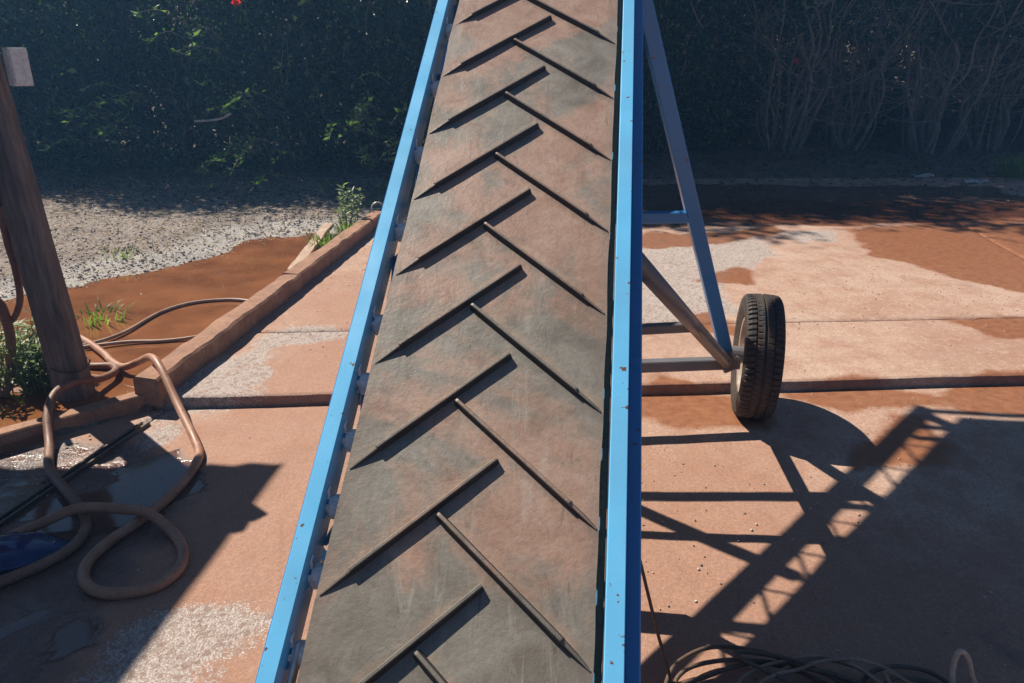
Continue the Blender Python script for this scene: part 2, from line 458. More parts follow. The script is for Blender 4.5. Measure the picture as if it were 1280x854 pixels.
def m_stone():
    t = NT('bank_stone'); g = t.n('ShaderNodeNewGeometry')
    col = t.ramp(g.outputs['Random Per Island'], [(0.0, (0.20, 0.155, 0.13)), (0.5, (0.36, 0.30, 0.26)), (1.0, (0.58, 0.54, 0.50))])
    return t.set(col, 0.85, t.bump(t.noise(t.pos(), 90, 4), 0.4, 0.004))
M['stone'] = m_stone()

# ------------------------------------------------------------------ yard geometry
SL = 0.087                                     # cross direction of the yard: y = y0 + SL * x
STEP = 0.055                                   # the far slabs stand this much higher
def rowy(y0, x): return y0 + SL * x
def kerbx(y): return -1.70 + 0.105 * (y - 3.3)

PALE = [[(-1.45, 4.09), (-1.34, 4.2), (-1.1, 4.22), (-1.02, 4.12), (-1.12, 3.98), (-1.24, 3.84), (-1.26, 3.67), (-1.12, 3.51), (-1.17, 3.36), (-1.11, 3.16), (-1.66, 3.07), (-1.60, 3.42), (-1.50, 3.73)],
        [(-1.20, 1.45), (-1.07, 1.79), (-1.04, 1.82), (-0.87, 1.84), (-0.75, 1.82), (-0.70, 1.74), (-0.79, 1.69), (-0.86, 1.63), (-0.90, 1.45)],
        [(-1.66, 2.70), (-1.58, 3.06), (-1.30, 3.16), (-1.36, 3.06), (-1.40, 2.83)],
        [(1.0, 6.75), (2.31, 6.70), (1.98, 5.78), (1.45, 5.14), (1.40, 4.6), (1.10, 4.25), (0.5, 4.16), (0.3, 5.5)],
        [(2.3, 6.9), (3.0, 6.9), (2.9, 6.5), (2.5, 6.3)], [(-2.2, 2.55), (-1.9, 2.95), (-1.8, 2.7), (-2.0, 2.45)]]
MUD = [[(-1.66, 3.07), (-1.52, 3.31), (-1.44, 3.52), (-1.38, 3.6), (-1.33, 3.37), (-1.44, 3.19)],
       [(1.0, 6.5), (1.61, 6.75), (2.41, 6.98), (2.17, 6.4), (1.43, 6.15), (1.0, 6.2)],
       [(3.0, 6.91), (4.2, 7.3), (6.0, 7.2), (4.2, 5.0), (3.61, 5.06), (3.23, 5.38), (2.9, 6.0)],
       [(1.02, 4.42), (1.36, 4.60), (1.28, 4.22), (1.04, 4.18)], [(1.3, 5.2), (1.75, 5.45), (1.7, 5.15)],
       [(0.2, 3.32), (1.2, 3.40), (1.15, 3.12), (0.2, 3.06)],
       [(1.3, 3.42), (4.0, 3.66), (3.2, 3.30), (1.7, 3.23)], [(1.46, 2.74), (1.80, 3.24), (2.0, 3.2), (1.80, 2.76)],
       [(2.7, 4.40), (3.6, 4.6), (3.3, 4.0), (2.8, 4.16)], [(1.0, 7.6), (3.0, 8.5), (6, 8.4), (6, 7.5), (3, 7.1)]]
WET = [[(-2.6, 2.78), (-1.62, 2.85), (-1.25, 2.78), (-1.15, 2.45), (-1.22, 2.1), (-1.2, 1.64), (-1.25, 1.3), (-2.8, 1.3)],
       [(1.1, 6.8), (6.0, 7.6), (6, 9.5), (0, 9.5)]]
RED = [[(-6, 0), (-6, 3.3), (-1.6, 3.3), (-0.9, 6.5), (0.2, 6.5), (0.2, 3.3), (1.2, 2.9), (1.5, 2.2), (4, 2.6), (5, 0)], [(2.8, 7.6), (9, 8), (9, 4.6), (4.5, 4.4)]]
DAMP_SHADE = [[(0.9, 1.2), (1.5, 2.0), (1.9, 2.75), (3.6, 3.0), (3.4, 1.2)]]  # damp ground, also deepening the conveyor's shadow in the slab colour
POOL = [[(-1.75, 2.0), (-1.55, 2.62), (-1.3, 2.72), (-1.18, 2.5), (-1.42, 2.2)], [(-1.34, 1.73), (-1.31, 1.79), (-1.20, 1.79), (-1.19, 1.68), (-1.27, 1.63)], [(-1.80, 2.40), (-1.62, 2.45), (-1.64, 2.27), (-1.76, 2.26)],
        [(-1.62, 2.62), (-1.42, 2.8), (-1.36, 2.7), (-1.5, 2.5)], [(-1.5, 1.74), (-1.42, 1.82), (-1.38, 1.74), (-1.46, 1.68)]]

def pmask(polys, x, y, soft, amp, sc, seed):
    m = np.zeros(x.shape)
    nz = fbm(x * sc, y * sc, seed) * amp
    for p in polys:
        m = np.maximum(m, sstep(soft, -soft, sdist(p, x, y) + nz))
    return m

def add_attr(me, name, vals):
    a = me.attributes.new(name, 'FLOAT', 'POINT'); a.data.foreach_set('value', np.asarray(vals, np.float32))

yard = empty('concrete_yard'); tag(yard, kind='structure')
def slab(c00, c10, c11, c01, z, step):
    """slab with corners (x,y); a fine grid on top, rounded edge, skirt"""
    lx = max(math.dist(c00, c10), math.dist(c01, c11)); ly = max(math.dist(c00, c01), math.dist(c10, c11))
    g = 0.006
    def coords(L):
        n = max(2, int(L / step)); u = np.linspace(0, 1, n + 1)[1:-1]
        e = np.array([g, g + 0.004, g + 0.013]) / L
        u = u[(u > e[2] * 1.5) & (u < 1 - e[2] * 1.5)]
        return np.concatenate([e, u, 1 - e[::-1]])
    us, vs = coords(lx), coords(ly)
    Uu, Vv = np.meshgrid(us, vs)
    C = [np.array(c) for c in (c00, c10, c11, c01)]
    P = (C[0][None, None] * ((1 - Uu) * (1 - Vv))[..., None] + C[1] * (Uu * (1 - Vv))[..., None] + C[2] * (Uu * Vv)[..., None] + C[3] * ((1 - Uu) * Vv)[..., None])
    X, Y = P[..., 0], P[..., 1]
    Z = z + fbm(X * 1.3, Y * 1.3, 3) * 0.012 + fbm(X * 9, Y * 9, 5) * 0.004
    ed = np.minimum(np.minimum(Uu, 1 - Uu) * lx, np.minimum(Vv, 1 - Vv) * ly) - g
    Z = Z - 0.007 * (1 - sstep(0, 0.013, ed + fbm(X * 30, Y * 30, 9) * 0.008))
    ny, nx = X.shape
    co = np.stack([X, Y, Z], -1).reshape(-1, 3)
    idx = np.arange(nx * ny).reshape(ny, nx)
    q = np.stack([idx[:-1, :-1], idx[:-1, 1:], idx[1:, 1:], idx[1:, :-1]], -1).reshape(-1, 4)
    bd = np.concatenate([idx[0, :], idx[1:, -1], idx[-1, -2::-1], idx[-2:0:-1, 0]])
    sk = co[bd].copy(); sk[:, 2] = z - 0.11
    o = len(co); k = np.arange(len(bd)); k2 = (k + 1) % len(bd)
    q2 = np.stack([bd[k], o + k, o + k2, bd[k2]], -1)
    co = np.concatenate([co, sk]); q = np.concatenate([q, q2])
    me = quads_mesh('concrete_slab', co, q, M['concrete'], True)
    x, y = co[:, 0], co[:, 1]
    add_attr(me, 'pale', pmask(PALE, x, y, 0.12, 0.42, 3.5, 21))
    add_attr(me, 'red', pmask(RED, x, y, 0.5, 0.6, 1.2, 51))
    add_attr(me, 'mud', pmask(MUD, x, y, 0.14, 0.50, 2.5, 31))
    add_attr(me, 'wet', np.maximum(np.maximum(0.77 * pmask(WET, x, y, 0.16, 0.3, 3, 41), 0.46 * pmask(DAMP_SHADE, x, y, 0.3, 0.5, 2, 45)), 1.15 * pmask(POOL, x, y, 0.035, 0.09, 14, 43)))  # 'wet' also carries the painted conveyor shadow from DAMP_SHADE
    return link('concrete_slab', me, yard)

def gx(y): return -1.66 + 0.225 * (y - 3.04)          # groove in the near slabs
ROW = [(-3.5, 3.325), (3.325, 4.20), (4.20, 7.0), (7.0, 9.7)]
cols0 = [lambda y: -6.0, gx, lambda y: 0.0 + 0.1 * y, lambda y: 3.24 + 0.158 * y, lambda y: 9.0]
cols1 = [lambda y: kerbx(y) - 0.02, lambda y: 0.0 + 0.1 * y, lambda y: 3.24 + 0.158 * y, lambda y: 9.5]
def cross(cf, y0):
    y = y0
    for _ in range(20): y = rowy(y0, cf(y))
    return (cf(y), y)
for ri, (a0, a1) in enumerate(ROW):
    cf = cols0 if ri == 0 else cols1
    for k in range(len(cf) - 1):
        slab(cross(cf[k], a0), cross(cf[k + 1], a0), cross(cf[k + 1], a1), cross(cf[k], a1), 0.0 if ri == 0 else STEP, 0.035 if ri < 2 else 0.06)

# ------------------------------------------------------------------ terrain
def axis(lo, d0, d1, hi, fine):
    inner = np.arange(d0, d1 + fine / 2, fine)
    def out(n, s, e): return s + (e - s) * (np.linspace(0, 1, n) ** 2.2)
    return np.concatenate([out(14, d0, lo)[::-1][:-1], inner, out(14, d1, hi)[1:]])
xs = axis(-250, -7.0, 7.0, 250, 0.05); ys = axis(-250, 0.6, 13.0, 300, 0.05)
X, Y = np.meshgrid(xs, ys)
SHORE = [(-9, 3.7), (-4.2, 4.1), (-3.27, 4.53), (-3.08, 4.73), (-2.88, 4.84), (-2.67, 5.22), (-2.46, 5.42), (-2.26, 5.79), (-2.22, 6.17), (-2.08, 6.36), (-1.7, 6.55), (-1.1, 6.7), (-1.1, 2.0), (-2.6, 0.6), (-9, 0.6)]
left = [(-1.66, 3.30), (-1.0, 9.8), (-1.0, 14), (-300, 14), (-300, -6), (-6, -1.15), (-1.76, 3.22)]
sl = sdist(left, X, Y)
yardp = [cross(cols1[0], 3.325), cross(cols1[0], 9.7), cross(cols1[3], 9.7), (9.3, -3.4), (-5.9, -3.4), (-5.9, -1.15), (-1.76, 3.22)]
sy = sdist(yardp, X, Y)
ssh = sdist(SHORE, X, Y) + fbm(X * 2.2, Y * 2.2, 11) * 0.35 + fbm(X * 9, Y * 9, 12) * 0.16
WL = 0.035
Z = WL - 0.018 + 0.10 * sstep(-0.05, 0.75, ssh) + 0.05 * sstep(0.8, 3.0, ssh)
Z = Z + fbm(X * 3, Y * 3, 14) * 0.03 * sstep(-0.1, 0.3, ssh) + fbm(X * 14, Y * 14, 15) * 0.022 * sstep(-0.05, 0.3, ssh)
# earth bank round the weeds by the post
bank = np.exp(-(((X + 2.55) / 0.32) ** 2 + ((Y - 3.48) / 0.24) ** 2))
Z = Z + 0.05 * bank
far = sstep(0.0, 1.2, Y - SL * X - 9.6)
Z = np.where(sl < 0, Z, 0.03 + 0.05 * far + fbm(X * 2, Y * 2, 17) * 0.05 * far)
Z = np.where((sy < -0.06) & (sl > 0.0), -0.10, Z)
Z = np.where((sy > 0.02) & (sl > 0.0) & (Y < 9), -0.02, Z)
Z = Z + 3.2 * sstep(14.3, 18.5, Y) * (1 + fbm(X * .5, Y * .5, 19) * .5)
co = np.stack([X, Y, Z], -1).reshape(-1, 3)
ny, nx = X.shape
idx = np.arange(nx * ny).reshape(ny, nx)
q = np.stack([idx[:-1, :-1], idx[:-1, 1:], idx[1:, 1:], idx[1:, :-1]], -1).reshape(-1, 4)
gme = quads_mesh('ground', co, q, M['soil'], True)
add_attr(gme, 'mud', (sstep(0.12, -0.02, ssh) * (sl < 0.05)).ravel())
add_attr(gme, 'pale', ((sstep(0.02, 0.10, ssh) * (1 - 0.55 * sstep(0.14, 0.6, ssh)) * (ssh < 2.5)) * (sl < 0) * (1 - np.clip(bank * 2, 0, 1))).ravel())
ground = link('ground', gme); tag(ground, kind='structure')
def ground_z(x, y):
    i = int(np.clip(np.searchsorted(xs, x), 1, nx - 1)); j = int(np.clip(np.searchsorted(ys, y), 1, ny - 1))
    return float(Z[j, i])
def shore_d(x, y):
    i = int(np.clip(np.searchsorted(xs, x), 1, nx - 1)); j = int(np.clip(np.searchsorted(ys, y), 1, ny - 1))
    return float(ssh[j, i])

wp = [(-1.68, 3.26), (-1.30, 6.95), (-3.0, 7.0), (-9, 6), (-9, -3.9), (-6.0, -1.1), (-1.82, 3.20)]
pud = link('puddle', mesh('puddle', [(x, y, WL) for x, y in wp], [tuple(range(len(wp)))], M['water'])); tag(pud, kind='structure')

# kerb beam running away along the yard's left edge
def rough_beam(name, p0, p1, w, h, mat, segs, wob, seed, ch):
    v, f = beam_data(p0, p1, w, h, ch=ch, segs=segs, wob=wob, seed=seed)
    o = Vector(p0)
    ob = link(name, mesh(name, [q - o for q in v], f, mat)); ob.location = o
    return ob
kerb = empty('concrete_kerb', (-1.70, 3.20, 0))
y0 = 3.16
for ln, sd in ((1.75, 1), (2.18, 2)):
    y1 = y0 + ln
    dx = random.uniform(-0.008, 0.008)
    part('kerb_piece', beam_data((kerbx(y0) + 0.02 + dx, y0 + 0.001, 0.095), (kerbx(y1) + 0.02 - dx, y1 - 0.001, 0.095 + random.uniform(-.006, .006)), 0.125, 0.145, ch=0.012, segs=60, wob=0.010, seed=sd),
         M['kerb'], kerb, origin=kerb.location)
    y0 = y1
tag(kerb, 'long reddish kerb running from the hose end up the left side of the conveyor', 'kerb')
edge = empty('edging_curb', (-1.80, 3.17, 0))
part('curb_piece', beam_data((-1.70, 3.235, 0.030), (-2.42, 2.55, 0.030), 0.07, 0.10, ch=0.006, segs=24, wob=0.006, seed=8), M['kerb'], edge, origin=edge.location)
part('curb_piece', beam_data((-2.43, 2.54, 0.030), (-4.9, 0.1, 0.030), 0.07, 0.10, ch=0.006, segs=40, wob=0.006, seed=9), M['kerb'], edge, origin=edge.location)
tag(edge, 'low dark curb slanting left from the kerb end in front of the post', 'curb')
strip = empty('steel_angle', (gx(2.6), 2.6, 0))
for off in (-0.010, 0.022):
    part('rail_bar', beam_data((gx(0.4) + off, 0.4, 0.006), (gx(3.02) + off, 3.02, 0.006), 0.012, 0.020, ch=0.002, segs=8, wob=0.001), M['cable'], strip, origin=strip.location)
tag(strip, 'pair of thin steel bars set in the wet slab joint left of the hose loop', 'metal strip')

# ------------------------------------------------------------------ conveyor
D = Vector((0.09107875, 0.81601896, 0.57080445)).normalized()
U = Vector((0.99382881, -0.11092473, 0.0)).normalized()
N = U.cross(D).normalized()
O = Vector((-0.11979951, 1.01400854, 0.52999965))
def B(u, t, n=0.0): return O + U * u + D * t + N * n
BASE = Vector((0.15, 3.05, 0.0))
conv = empty('belt_conveyor', BASE)
tag(conv, 'blue mobile conveyor with dusty chevron belt rising away on a wheeled frame', 'conveyor')
ROT = Matrix((U, D, N)).transposed().to_4x4()
def at(u, t, n): return Matrix.Translation(B(u, t, n) - BASE) @ ROT
def cp(name, data, mat, smooth=False, parent=conv): return part(name, data, mat, parent, smooth, BASE if parent is conv else None)
T0, T1 = -0.58, 4.62
# belt loop
PR = 0.062
prof = []
for k in range(161): prof.append((T0 + (T1 - T0) * k / 160, 0.0))
for k in range(1, 12): a = math.pi * k / 12; prof.append((T1 + PR * math.sin(a), -PR + PR * math.cos(a)))
for k in range(41): prof.append((T1 + (T0 - T1) * k / 40, -2 * PR - (0.02 * math.sin(math.pi * k / 40))))
for k in range(1, 12): a = math.pi * k / 12; prof.append((T0 - PR * math.sin(a), -PR - PR * math.cos(a)))
uu = np.linspace(-0.268, 0.268, 17)
V, F = [], []; BU, BT = [], []; m = len(prof); nu = len(uu)
for s_, off in ((0, 0.0), (1, -0.009)):
    for i, (t, n) in enumerate(prof):
        p, nx_ = prof[i - 1], prof[(i + 1) % m]
        tv = Vector((nx_[0] - p[0], nx_[1] - p[1])).normalized(); nr = Vector((-tv.y, tv.x))
        for j, u in enumerate(uu):
            wv = 0.0018 * mnoise.noise(Vector((u * 6, t * 3, 0))) + (0.003 * mnoise.noise(Vector((t * 2.2, 7, u))) if abs(u) > 0.23 else 0)
            du = (0.0035 * mnoise.noise(Vector((t * 7, 3 + u * 5, 0)))) if j in (0, nu - 1) else 0
            V.append(B(u + du, t + nr.x * off, n + nr.y * off + wv) - BASE); BU.append(u); BT.append(t)
o2 = m * nu
for i in range(m):
    i2 = (i + 1) % m
    for j in range(nu - 1):
        F.append((i * nu + j, i * nu + j + 1, i2 * nu + j + 1, i2 * nu + j))
        F.append((o2 + i * nu + j, o2 + i2 * nu + j, o2 + i2 * nu + j + 1, o2 + i * nu + j + 1))
    F.append((i * nu, i2 * nu, o2 + i2 * nu, o2 + i * nu)); j = nu - 1
    F.append((i * nu + j, o2 + i * nu + j, o2 + i2 * nu + j, i2 * nu + j))
belt = link('belt', mesh('belt', V, F, M['belt'], False), conv)
add_attr(belt.data, 'bu', BU); add_attr(belt.data, 'bt', BT)
belt['label'] = 'dusty grey and reddish rubber chevron belt'

def cleat_mesh(name, p_in, p_out):
    """rubber bar on the belt: square inner end, stepped and tapered outer end"""
    a, b = Vector((*p_in, 0)), Vector((*p_out, 0))
    L = (b - a).length; d = (b - a) / L; s = Vector((-d.y, d.x, 0))
    H = 0.0150
    st = [(0.0, H * .92, 1), (0.006, H, 1), (L * .25, H, 1), (L * .5, H * 1.02, 1), (L - 0.078, H, 1), (L - 0.072, H * .97, 1), (L - 0.0705, H * .72, .9), (L - 0.03, H * .4, .75), (L, 0.002, 0.45)]
    V, F = [], []
    for x, h, wf in st:
        c = a + d * x
        for off, z in ((-0.0095, -0.002), (-0.0042, h - 0.0018), (-0.0026, h), (0.0026, h), (0.0042, h - 0.0018), (0.0095, -0.002)):
            V.append(c + s * off * wf + Vector((0, 0, max(z, -0.002))))
    for i in range(len(st) - 1):
        for k in range(5):
            F.append((i * 6 + k, i * 6 + k + 1, (i + 1) * 6 + k + 1, (i + 1) * 6 + k))
    F.append((5, 4, 3, 2, 1, 0)); e = (len(st) - 1) * 6; F.append(tuple(e + k for k in range(6)))
    me = mesh(name, V, F, M['belt']); me.materials.append(M['rubber_edge'])
    for i in range(len(st) - 1):
        for k in (0, 4): me.polygons[i * 5 + k].material_index = 1
    me.polygons[len(F) - 2].material_index = 1
    return me
PITCHC = 0.2645
cl = cleat_mesh('cleat', (0.050, 0.448 - 0.141), (-0.262, 0.0))
cr = cleat_mesh('cleat', (-0.056, 0.322 - 0.055), (0.262, 0.0))
for k in range(-2, 19):
    t = 0.150 + k * PITCHC
    if T0 < t < T1 - 0.33:
        o = link('cleat', cl, belt); o.matrix_basis = at(0, t, 0)
    t = 0.060 + k * PITCHC
    if T0 < t < T1 - 0.3:
        o = link('cleat', cr, belt); o.matrix_basis = at(0, t, 0)

def extrude(section, t0, t1, segs=1):
    """section [(u,n)] closed, along D"""
    V, F = [], []; m = len(section)
    for i in range(segs + 1):
        t = t0 + (t1 - t0) * i / segs
        for u, n in section: V.append(B(u, t, n))
    for i in range(segs):
        for k in range(m):
            k2 = (k + 1) % m
            F.append((i * m + k, i * m + k2, (i + 1) * m + k2, (i + 1) * m + k))
    F.append(tuple(range(m - 1, -1, -1))); F.append(tuple(segs * m + k for k in range(m)))
    return V, F
def mirror(sec, s): return sec if s > 0 else [(-u, n) for u, n in sec][::-1]
for s, u_in, u_out in ((1, 0.285, 0.3215), (-1, 0.2985, 0.333)):
    th = 0.005; top, bot = 0.022, -0.062; c = 0.0015
    sec = [(u_in, top - c), (u_in + c, top), (u_out - c, top), (u_out, top - c), (u_out, top - th), (u_in + th, top - th), (u_in + th, bot + th), (u_out, bot + th), (u_out, bot), (u_in, bot)]
    sec = sec[::-1] if s > 0 else [(-u, n) for u, n in sec]
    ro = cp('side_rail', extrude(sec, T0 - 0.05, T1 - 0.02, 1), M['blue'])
    rme = ro.data; rme.materials.append(M['web_shade'])  # painted shade for the inner web faces
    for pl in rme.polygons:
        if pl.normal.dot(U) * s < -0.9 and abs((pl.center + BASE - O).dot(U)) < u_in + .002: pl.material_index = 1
    # outer tube of the truss, tucked under the flange
    cx_, cn = s * 0.3385, -0.038
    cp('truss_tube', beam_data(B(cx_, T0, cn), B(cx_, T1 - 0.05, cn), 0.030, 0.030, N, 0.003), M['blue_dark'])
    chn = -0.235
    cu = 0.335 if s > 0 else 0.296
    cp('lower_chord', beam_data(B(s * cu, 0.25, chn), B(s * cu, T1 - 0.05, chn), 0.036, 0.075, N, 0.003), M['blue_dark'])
    nb = 22
    for k in range(nb):
        ta = 0.27 + k * (T1 - 0.37) / nb; tb = 0.27 + (k + 1) * (T1 - 0.37) / nb
        n0, n1 = (-0.058, chn + .04) if k % 2 == 0 else (chn + .04, -0.058)
        v, f = tube_data([B(s * cu, ta, n0), B(s * cu, tb, n1)], 0.0065, 6)
        cp('lattice_rod', (v, f), M['blue_dark'])
    cp('end_post', beam_data(B(s * 0.335, 0.27, -0.058), B(s * 0.335, 0.27, chn), 0.03, 0.03, D, 0.003), M['blue_dark'])
    cp('end_post', beam_data(B(s * 0.335, T1 - 0.09, -0.058), B(s * 0.335, T1 - 0.09, chn), 0.05, 0.06, D, 0.003), M['blue_dark'])
for t in (0.27, 1.6, 2.9, 4.2, T1 - 0.09):
    cp('cross_member', beam_data(B(-0.28, t, -0.235), B(0.32, t, -0.235), 0.035, 0.035, N, 0.003), M['blue_dark'])
# rollers, their axles and slotted wire brackets
rv, rf = lathe_data([(0.001, -0.283), (0.021, -0.283), (0.0255, -0.279), (0.0265, -0.27), (0.0265, 0.27), (0.0255, 0.279), (0.021, 0.283), (0.001, 0.283)], 20)
roller_me = mesh('roller', rv, rf, M['roller'], False)
ax_me = mesh('axle_pin', *tube_data([(-0.2845, 0, 0), (0.2940, 0, 0)], 0.007, 8), M['galv'])
def wire_bracket():
    pts = catmull([(0, 0.030, 0.017), (0, 0.018, 0.020), (0, 0.014, 0.010), (0, 0.006, 0.006)], 3)
    p2 = catmull([(0, -0.006, 0.006), (0, -0.014, 0.004), (0, -0.018, -0.010), (0, -0.030, -0.008)], 3)
    return merge(tube_data(pts, 0.0030, 5), tube_data(p2, 0.0030, 5))
br_me = mesh('wire_bracket', *wire_bracket(), M['wire'])
ROLL_T = [-0.40, -0.25, -0.10, 0.048, 0.196, 0.343, 0.498, 0.646, 0.814] + [1.120 + 0.3 * k for k in range(12)]
for t in ROLL_T:
    o = link('roller', roller_me, conv); o.matrix_basis = at(-0.013, t, -0.0365)
    p = link('axle_pin', ax_me, o)
    for s, uo in ((-1, -0.2955),):
        w_ = link('wire_bracket', br_me, o)
        w_.location = (uo + 0.013, 0.0, 0.018)
# pulleys
pv, pf = lathe_data([(0.001, -0.27), (0.052, -0.27), (0.052, 0.27), (0.001, 0.27)], 24)
pul = mesh('pulley', pv, pf, M['steel'])
for t in (T0, T1):
    o = link('pulley', pul, conv); o.matrix_basis = at(0, t, -PR)
    p = link('axle_pin', mesh('axle_pin', *tube_data([(-0.33, 0, 0), (0.33, 0, 0)], 0.016, 10), M['steel']), o)
# return idlers
for t in (1.0, 2.6, 4.1):
    o = link('return_idler', mesh('return_idler', *tube_data([(-0.30, 0, 0), (0.30, 0, 0)], 0.022, 14), M['galv']), conv); o.matrix_basis = at(0, t, -2 * PR - 0.05)
cp('gap_shade_strip', beam_data(B(0.266, T0 + .1, -0.022), B(0.266, T1 - .1, -0.022), 0.034, 0.004, N, 0.001), M['rubber'])  # added black strip standing in for shade in the belt-to-rail gap
# skirt bar lying between rail and belt at the lower left
cp('skirt_bar', beam_data(B(-0.283, -0.5, -0.02), B(-0.283, 0.062, -0.02), 0.009, 0.03, N, 0.003), M['galv'])

# undercarriage
AX = Vector((0.9925, 0.122, 0)).normalized()
HUBR = Vector((1.00, 3.135, 0.285)); HUBL = Vector((-0.30, 2.985, 0.285))
LEG_TOP_R = B(0.348, 2.30, -0.06); LEG_TOP_L = B(-0.345, 2.30, -0.11)
BR_TOP_R = B(0.335, 1.12, -0.10); BR_TOP_L = B(-0.335, 1.12, -0.27)
cp('axle', beam_data(HUBL, HUBR + AX * 0.03, 0.05, 0.05, (0, 0, 1), 0.004), M['steel'])
for hub, lt, bt, s in ((HUBR, LEG_TOP_R, BR_TOP_R, 1), (HUBL, LEG_TOP_L, BR_TOP_L, -1)):
    foot = hub - AX * (0.012 * s)
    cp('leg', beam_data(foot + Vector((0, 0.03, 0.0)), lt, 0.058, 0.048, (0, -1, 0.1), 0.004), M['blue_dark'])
    cp('brace', tube_data([foot + Vector((-0.02 * s, -0.02, 0.01)), bt], 0.027, 14), M['steel'], True)
    cp('clamp_plate', beam_data(bt + D * -0.06 + N * -0.0, bt + D * 0.06, 0.045, 0.05, N, 0.004), M['steel'])
    cp('gusset', beam_data(foot + Vector((-0.03 * s, 0, 0.05)), foot + Vector((0.01 * s, 0, -0.03)), 0.07, 0.04, (0, 1, 0), 0.006), M['steel'])
def lerp(a, b, k): return a + (b - a) * k
fr, fl = HUBR + Vector((0, .03, 0)), HUBL + Vector((0, .03, 0))
cp('leg_strut', beam_data(lerp(fl, LEG_TOP_L, 0.455), lerp(fr, LEG_TOP_R, 0.455) - AX * 0.02, 0.045, 0.045, (0, 0, 1), 0.004), M['blue_dark'])
cp('brace_strut', beam_data(lerp(HUBL, BR_TOP_L, 0.47), lerp(HUBR, BR_TOP_R, 0.47), 0.035, 0.035, (0, 0, 1), 0.004), M['steel'])
# tail stand under the near part of the frame
cp('stand_leg', beam_data(B(0.335, 0.98, -0.30), Vector((0.30, 1.97, 0.33)), 0.04, 0.04, (0, 1, 0), 0.003), M['blue_dark'])
cp('stand_leg', beam_data(B(-0.335, 0.98, -0.30), Vector((-0.33, 2.03, 0.33)), 0.04, 0.04, (0, 1, 0), 0.003), M['blue_dark'])
cp('stand_bar', beam_data(Vector((-0.36, 2.03, 0.33)), Vector((0.33, 1.965, 0.33)), 0.07, 0.06, (0, 0, 1), 0.004), M['blue_dark'])

# wheels
def tyre_mesh(RAD=0.287, W=0.168, RR=0.172):
    # outer profile: (radius, x, kind) kind 1 = shoulder block, 2 = centre rib, 0 = groove
    h = W / 2
    prof = [(RR, -h * .66, 0), (RR + .012, -h * .80, 0), (RAD - .062, -h * .99, 0), (RAD - .035, -h * 1.0, 0), (RAD - .016, -h * .95, 0),
            (RAD - .006, -h * .86, 1), (RAD - .0015, -h * .72, 1), (RAD, -h * .50, 1), (RAD - .007, -h * .485, 0), (RAD - .007, -h * .41, 0),
            (RAD + .001, -h * .395, 2), (RAD + .002, -h * .08, 2), (RAD - .006, -h * .065, 0), (RAD - .006, h * .065, 0), (RAD + .002, h * .08, 2), (RAD + .001, h * .395, 2),
            (RAD - .007, h * .41, 0), (RAD - .007, h * .485, 0), (RAD, h * .50, 1), (RAD - .0015, h * .72, 1), (RAD - .006, h * .86, 1),
            (RAD - .016, h * .95, 0), (RAD - .035, h * 1.0, 0), (RAD - .062, h * .99, 0), (RR + .012, h * .80, 0), (RR, h * .66, 0)]
    seg = 256; V, F = [], []; m = len(prof)
    for i in range(seg):
        for k, (r, x, kd) in enumerate(prof):
            sh = 1 if x > 0 else 0
            if kd == 1 and ((i + 2 * sh) % 4 == 0): r -= 0.0075
            if kd == 2 and ((i + sh) % 4 == 2) and k in (10, 15): r -= 0.005
            tw = 0.010 * (x / h) ** 2
            a = 2 * math.pi * i / seg + tw * 3
            V.append((x, r * math.cos(a), r * math.sin(a)))
    for i in range(seg):
        j = (i + 1) % seg
        for k in range(m - 1):
            F.append((i * m + k, j * m + k, j * m + k + 1, i * m + k + 1))
    me = mesh('tyre', V, F, M['rubber'])
    return me
tyre_me = tyre_mesh()
rim_v, rim_f = lathe_data([(0.180, -0.060), (0.176, -0.066), (0.168, -0.060), (0.160, -0.045), (0.150, -0.038), (0.115, -0.030), (0.075, -0.012), (0.045, -0.018), (0.02, -0.02),
                           (0.02, 0.0), (0.06, 0.004), (0.12, -0.01), (0.148, -0.02), (0.150, 0.03), (0.160, 0.045), (0.168, 0.060), (0.176, 0.066), (0.180, 0.060), (0.172, 0.04), (0.165, 0.0), (0.172, -0.04)], 48)
rim_me = mesh('rim', rim_v, rim_f, M['rim'], True)
hub_me = mesh('hub', *tube_data([(-0.11, 0, 0), (0.03, 0, 0)], 0.04, 16), M['steel'])
bolt_me = mesh('wheel_bolt', *tube_data([(-0.035, 0, 0), (-0.012, 0, 0)], 0.010, 6), M['steel'])
for hub, s, toe, cam_ in ((HUBR + AX * 0.135, 1, R(11.5), R(0.0)), (HUBL - AX * 0.125, -1, R(6.0), 0)):
    w = empty('wheel'); w.parent = conv
    w.matrix_basis = Matrix.Translation(Vector((hub.x, hub.y + (0.06 if s > 0 else 0), 0.288)) - BASE) @ Matrix.Rotation(-toe, 4, 'Z') @ Matrix.Rotation(cam_, 4, 'Y') @ Matrix.Rotation(0 if s > 0 else math.pi, 4, 'Z')
    link('tyre', tyre_me, w); link('rim', rim_me, w); link('hub', hub_me, w)
    for k in range(4):
        a = math.pi / 4 + k * math.pi / 2
        b_ = link('wheel_bolt', bolt_me, w); b_.location = (0, 0.062 * math.cos(a), 0.062 * math.sin(a))

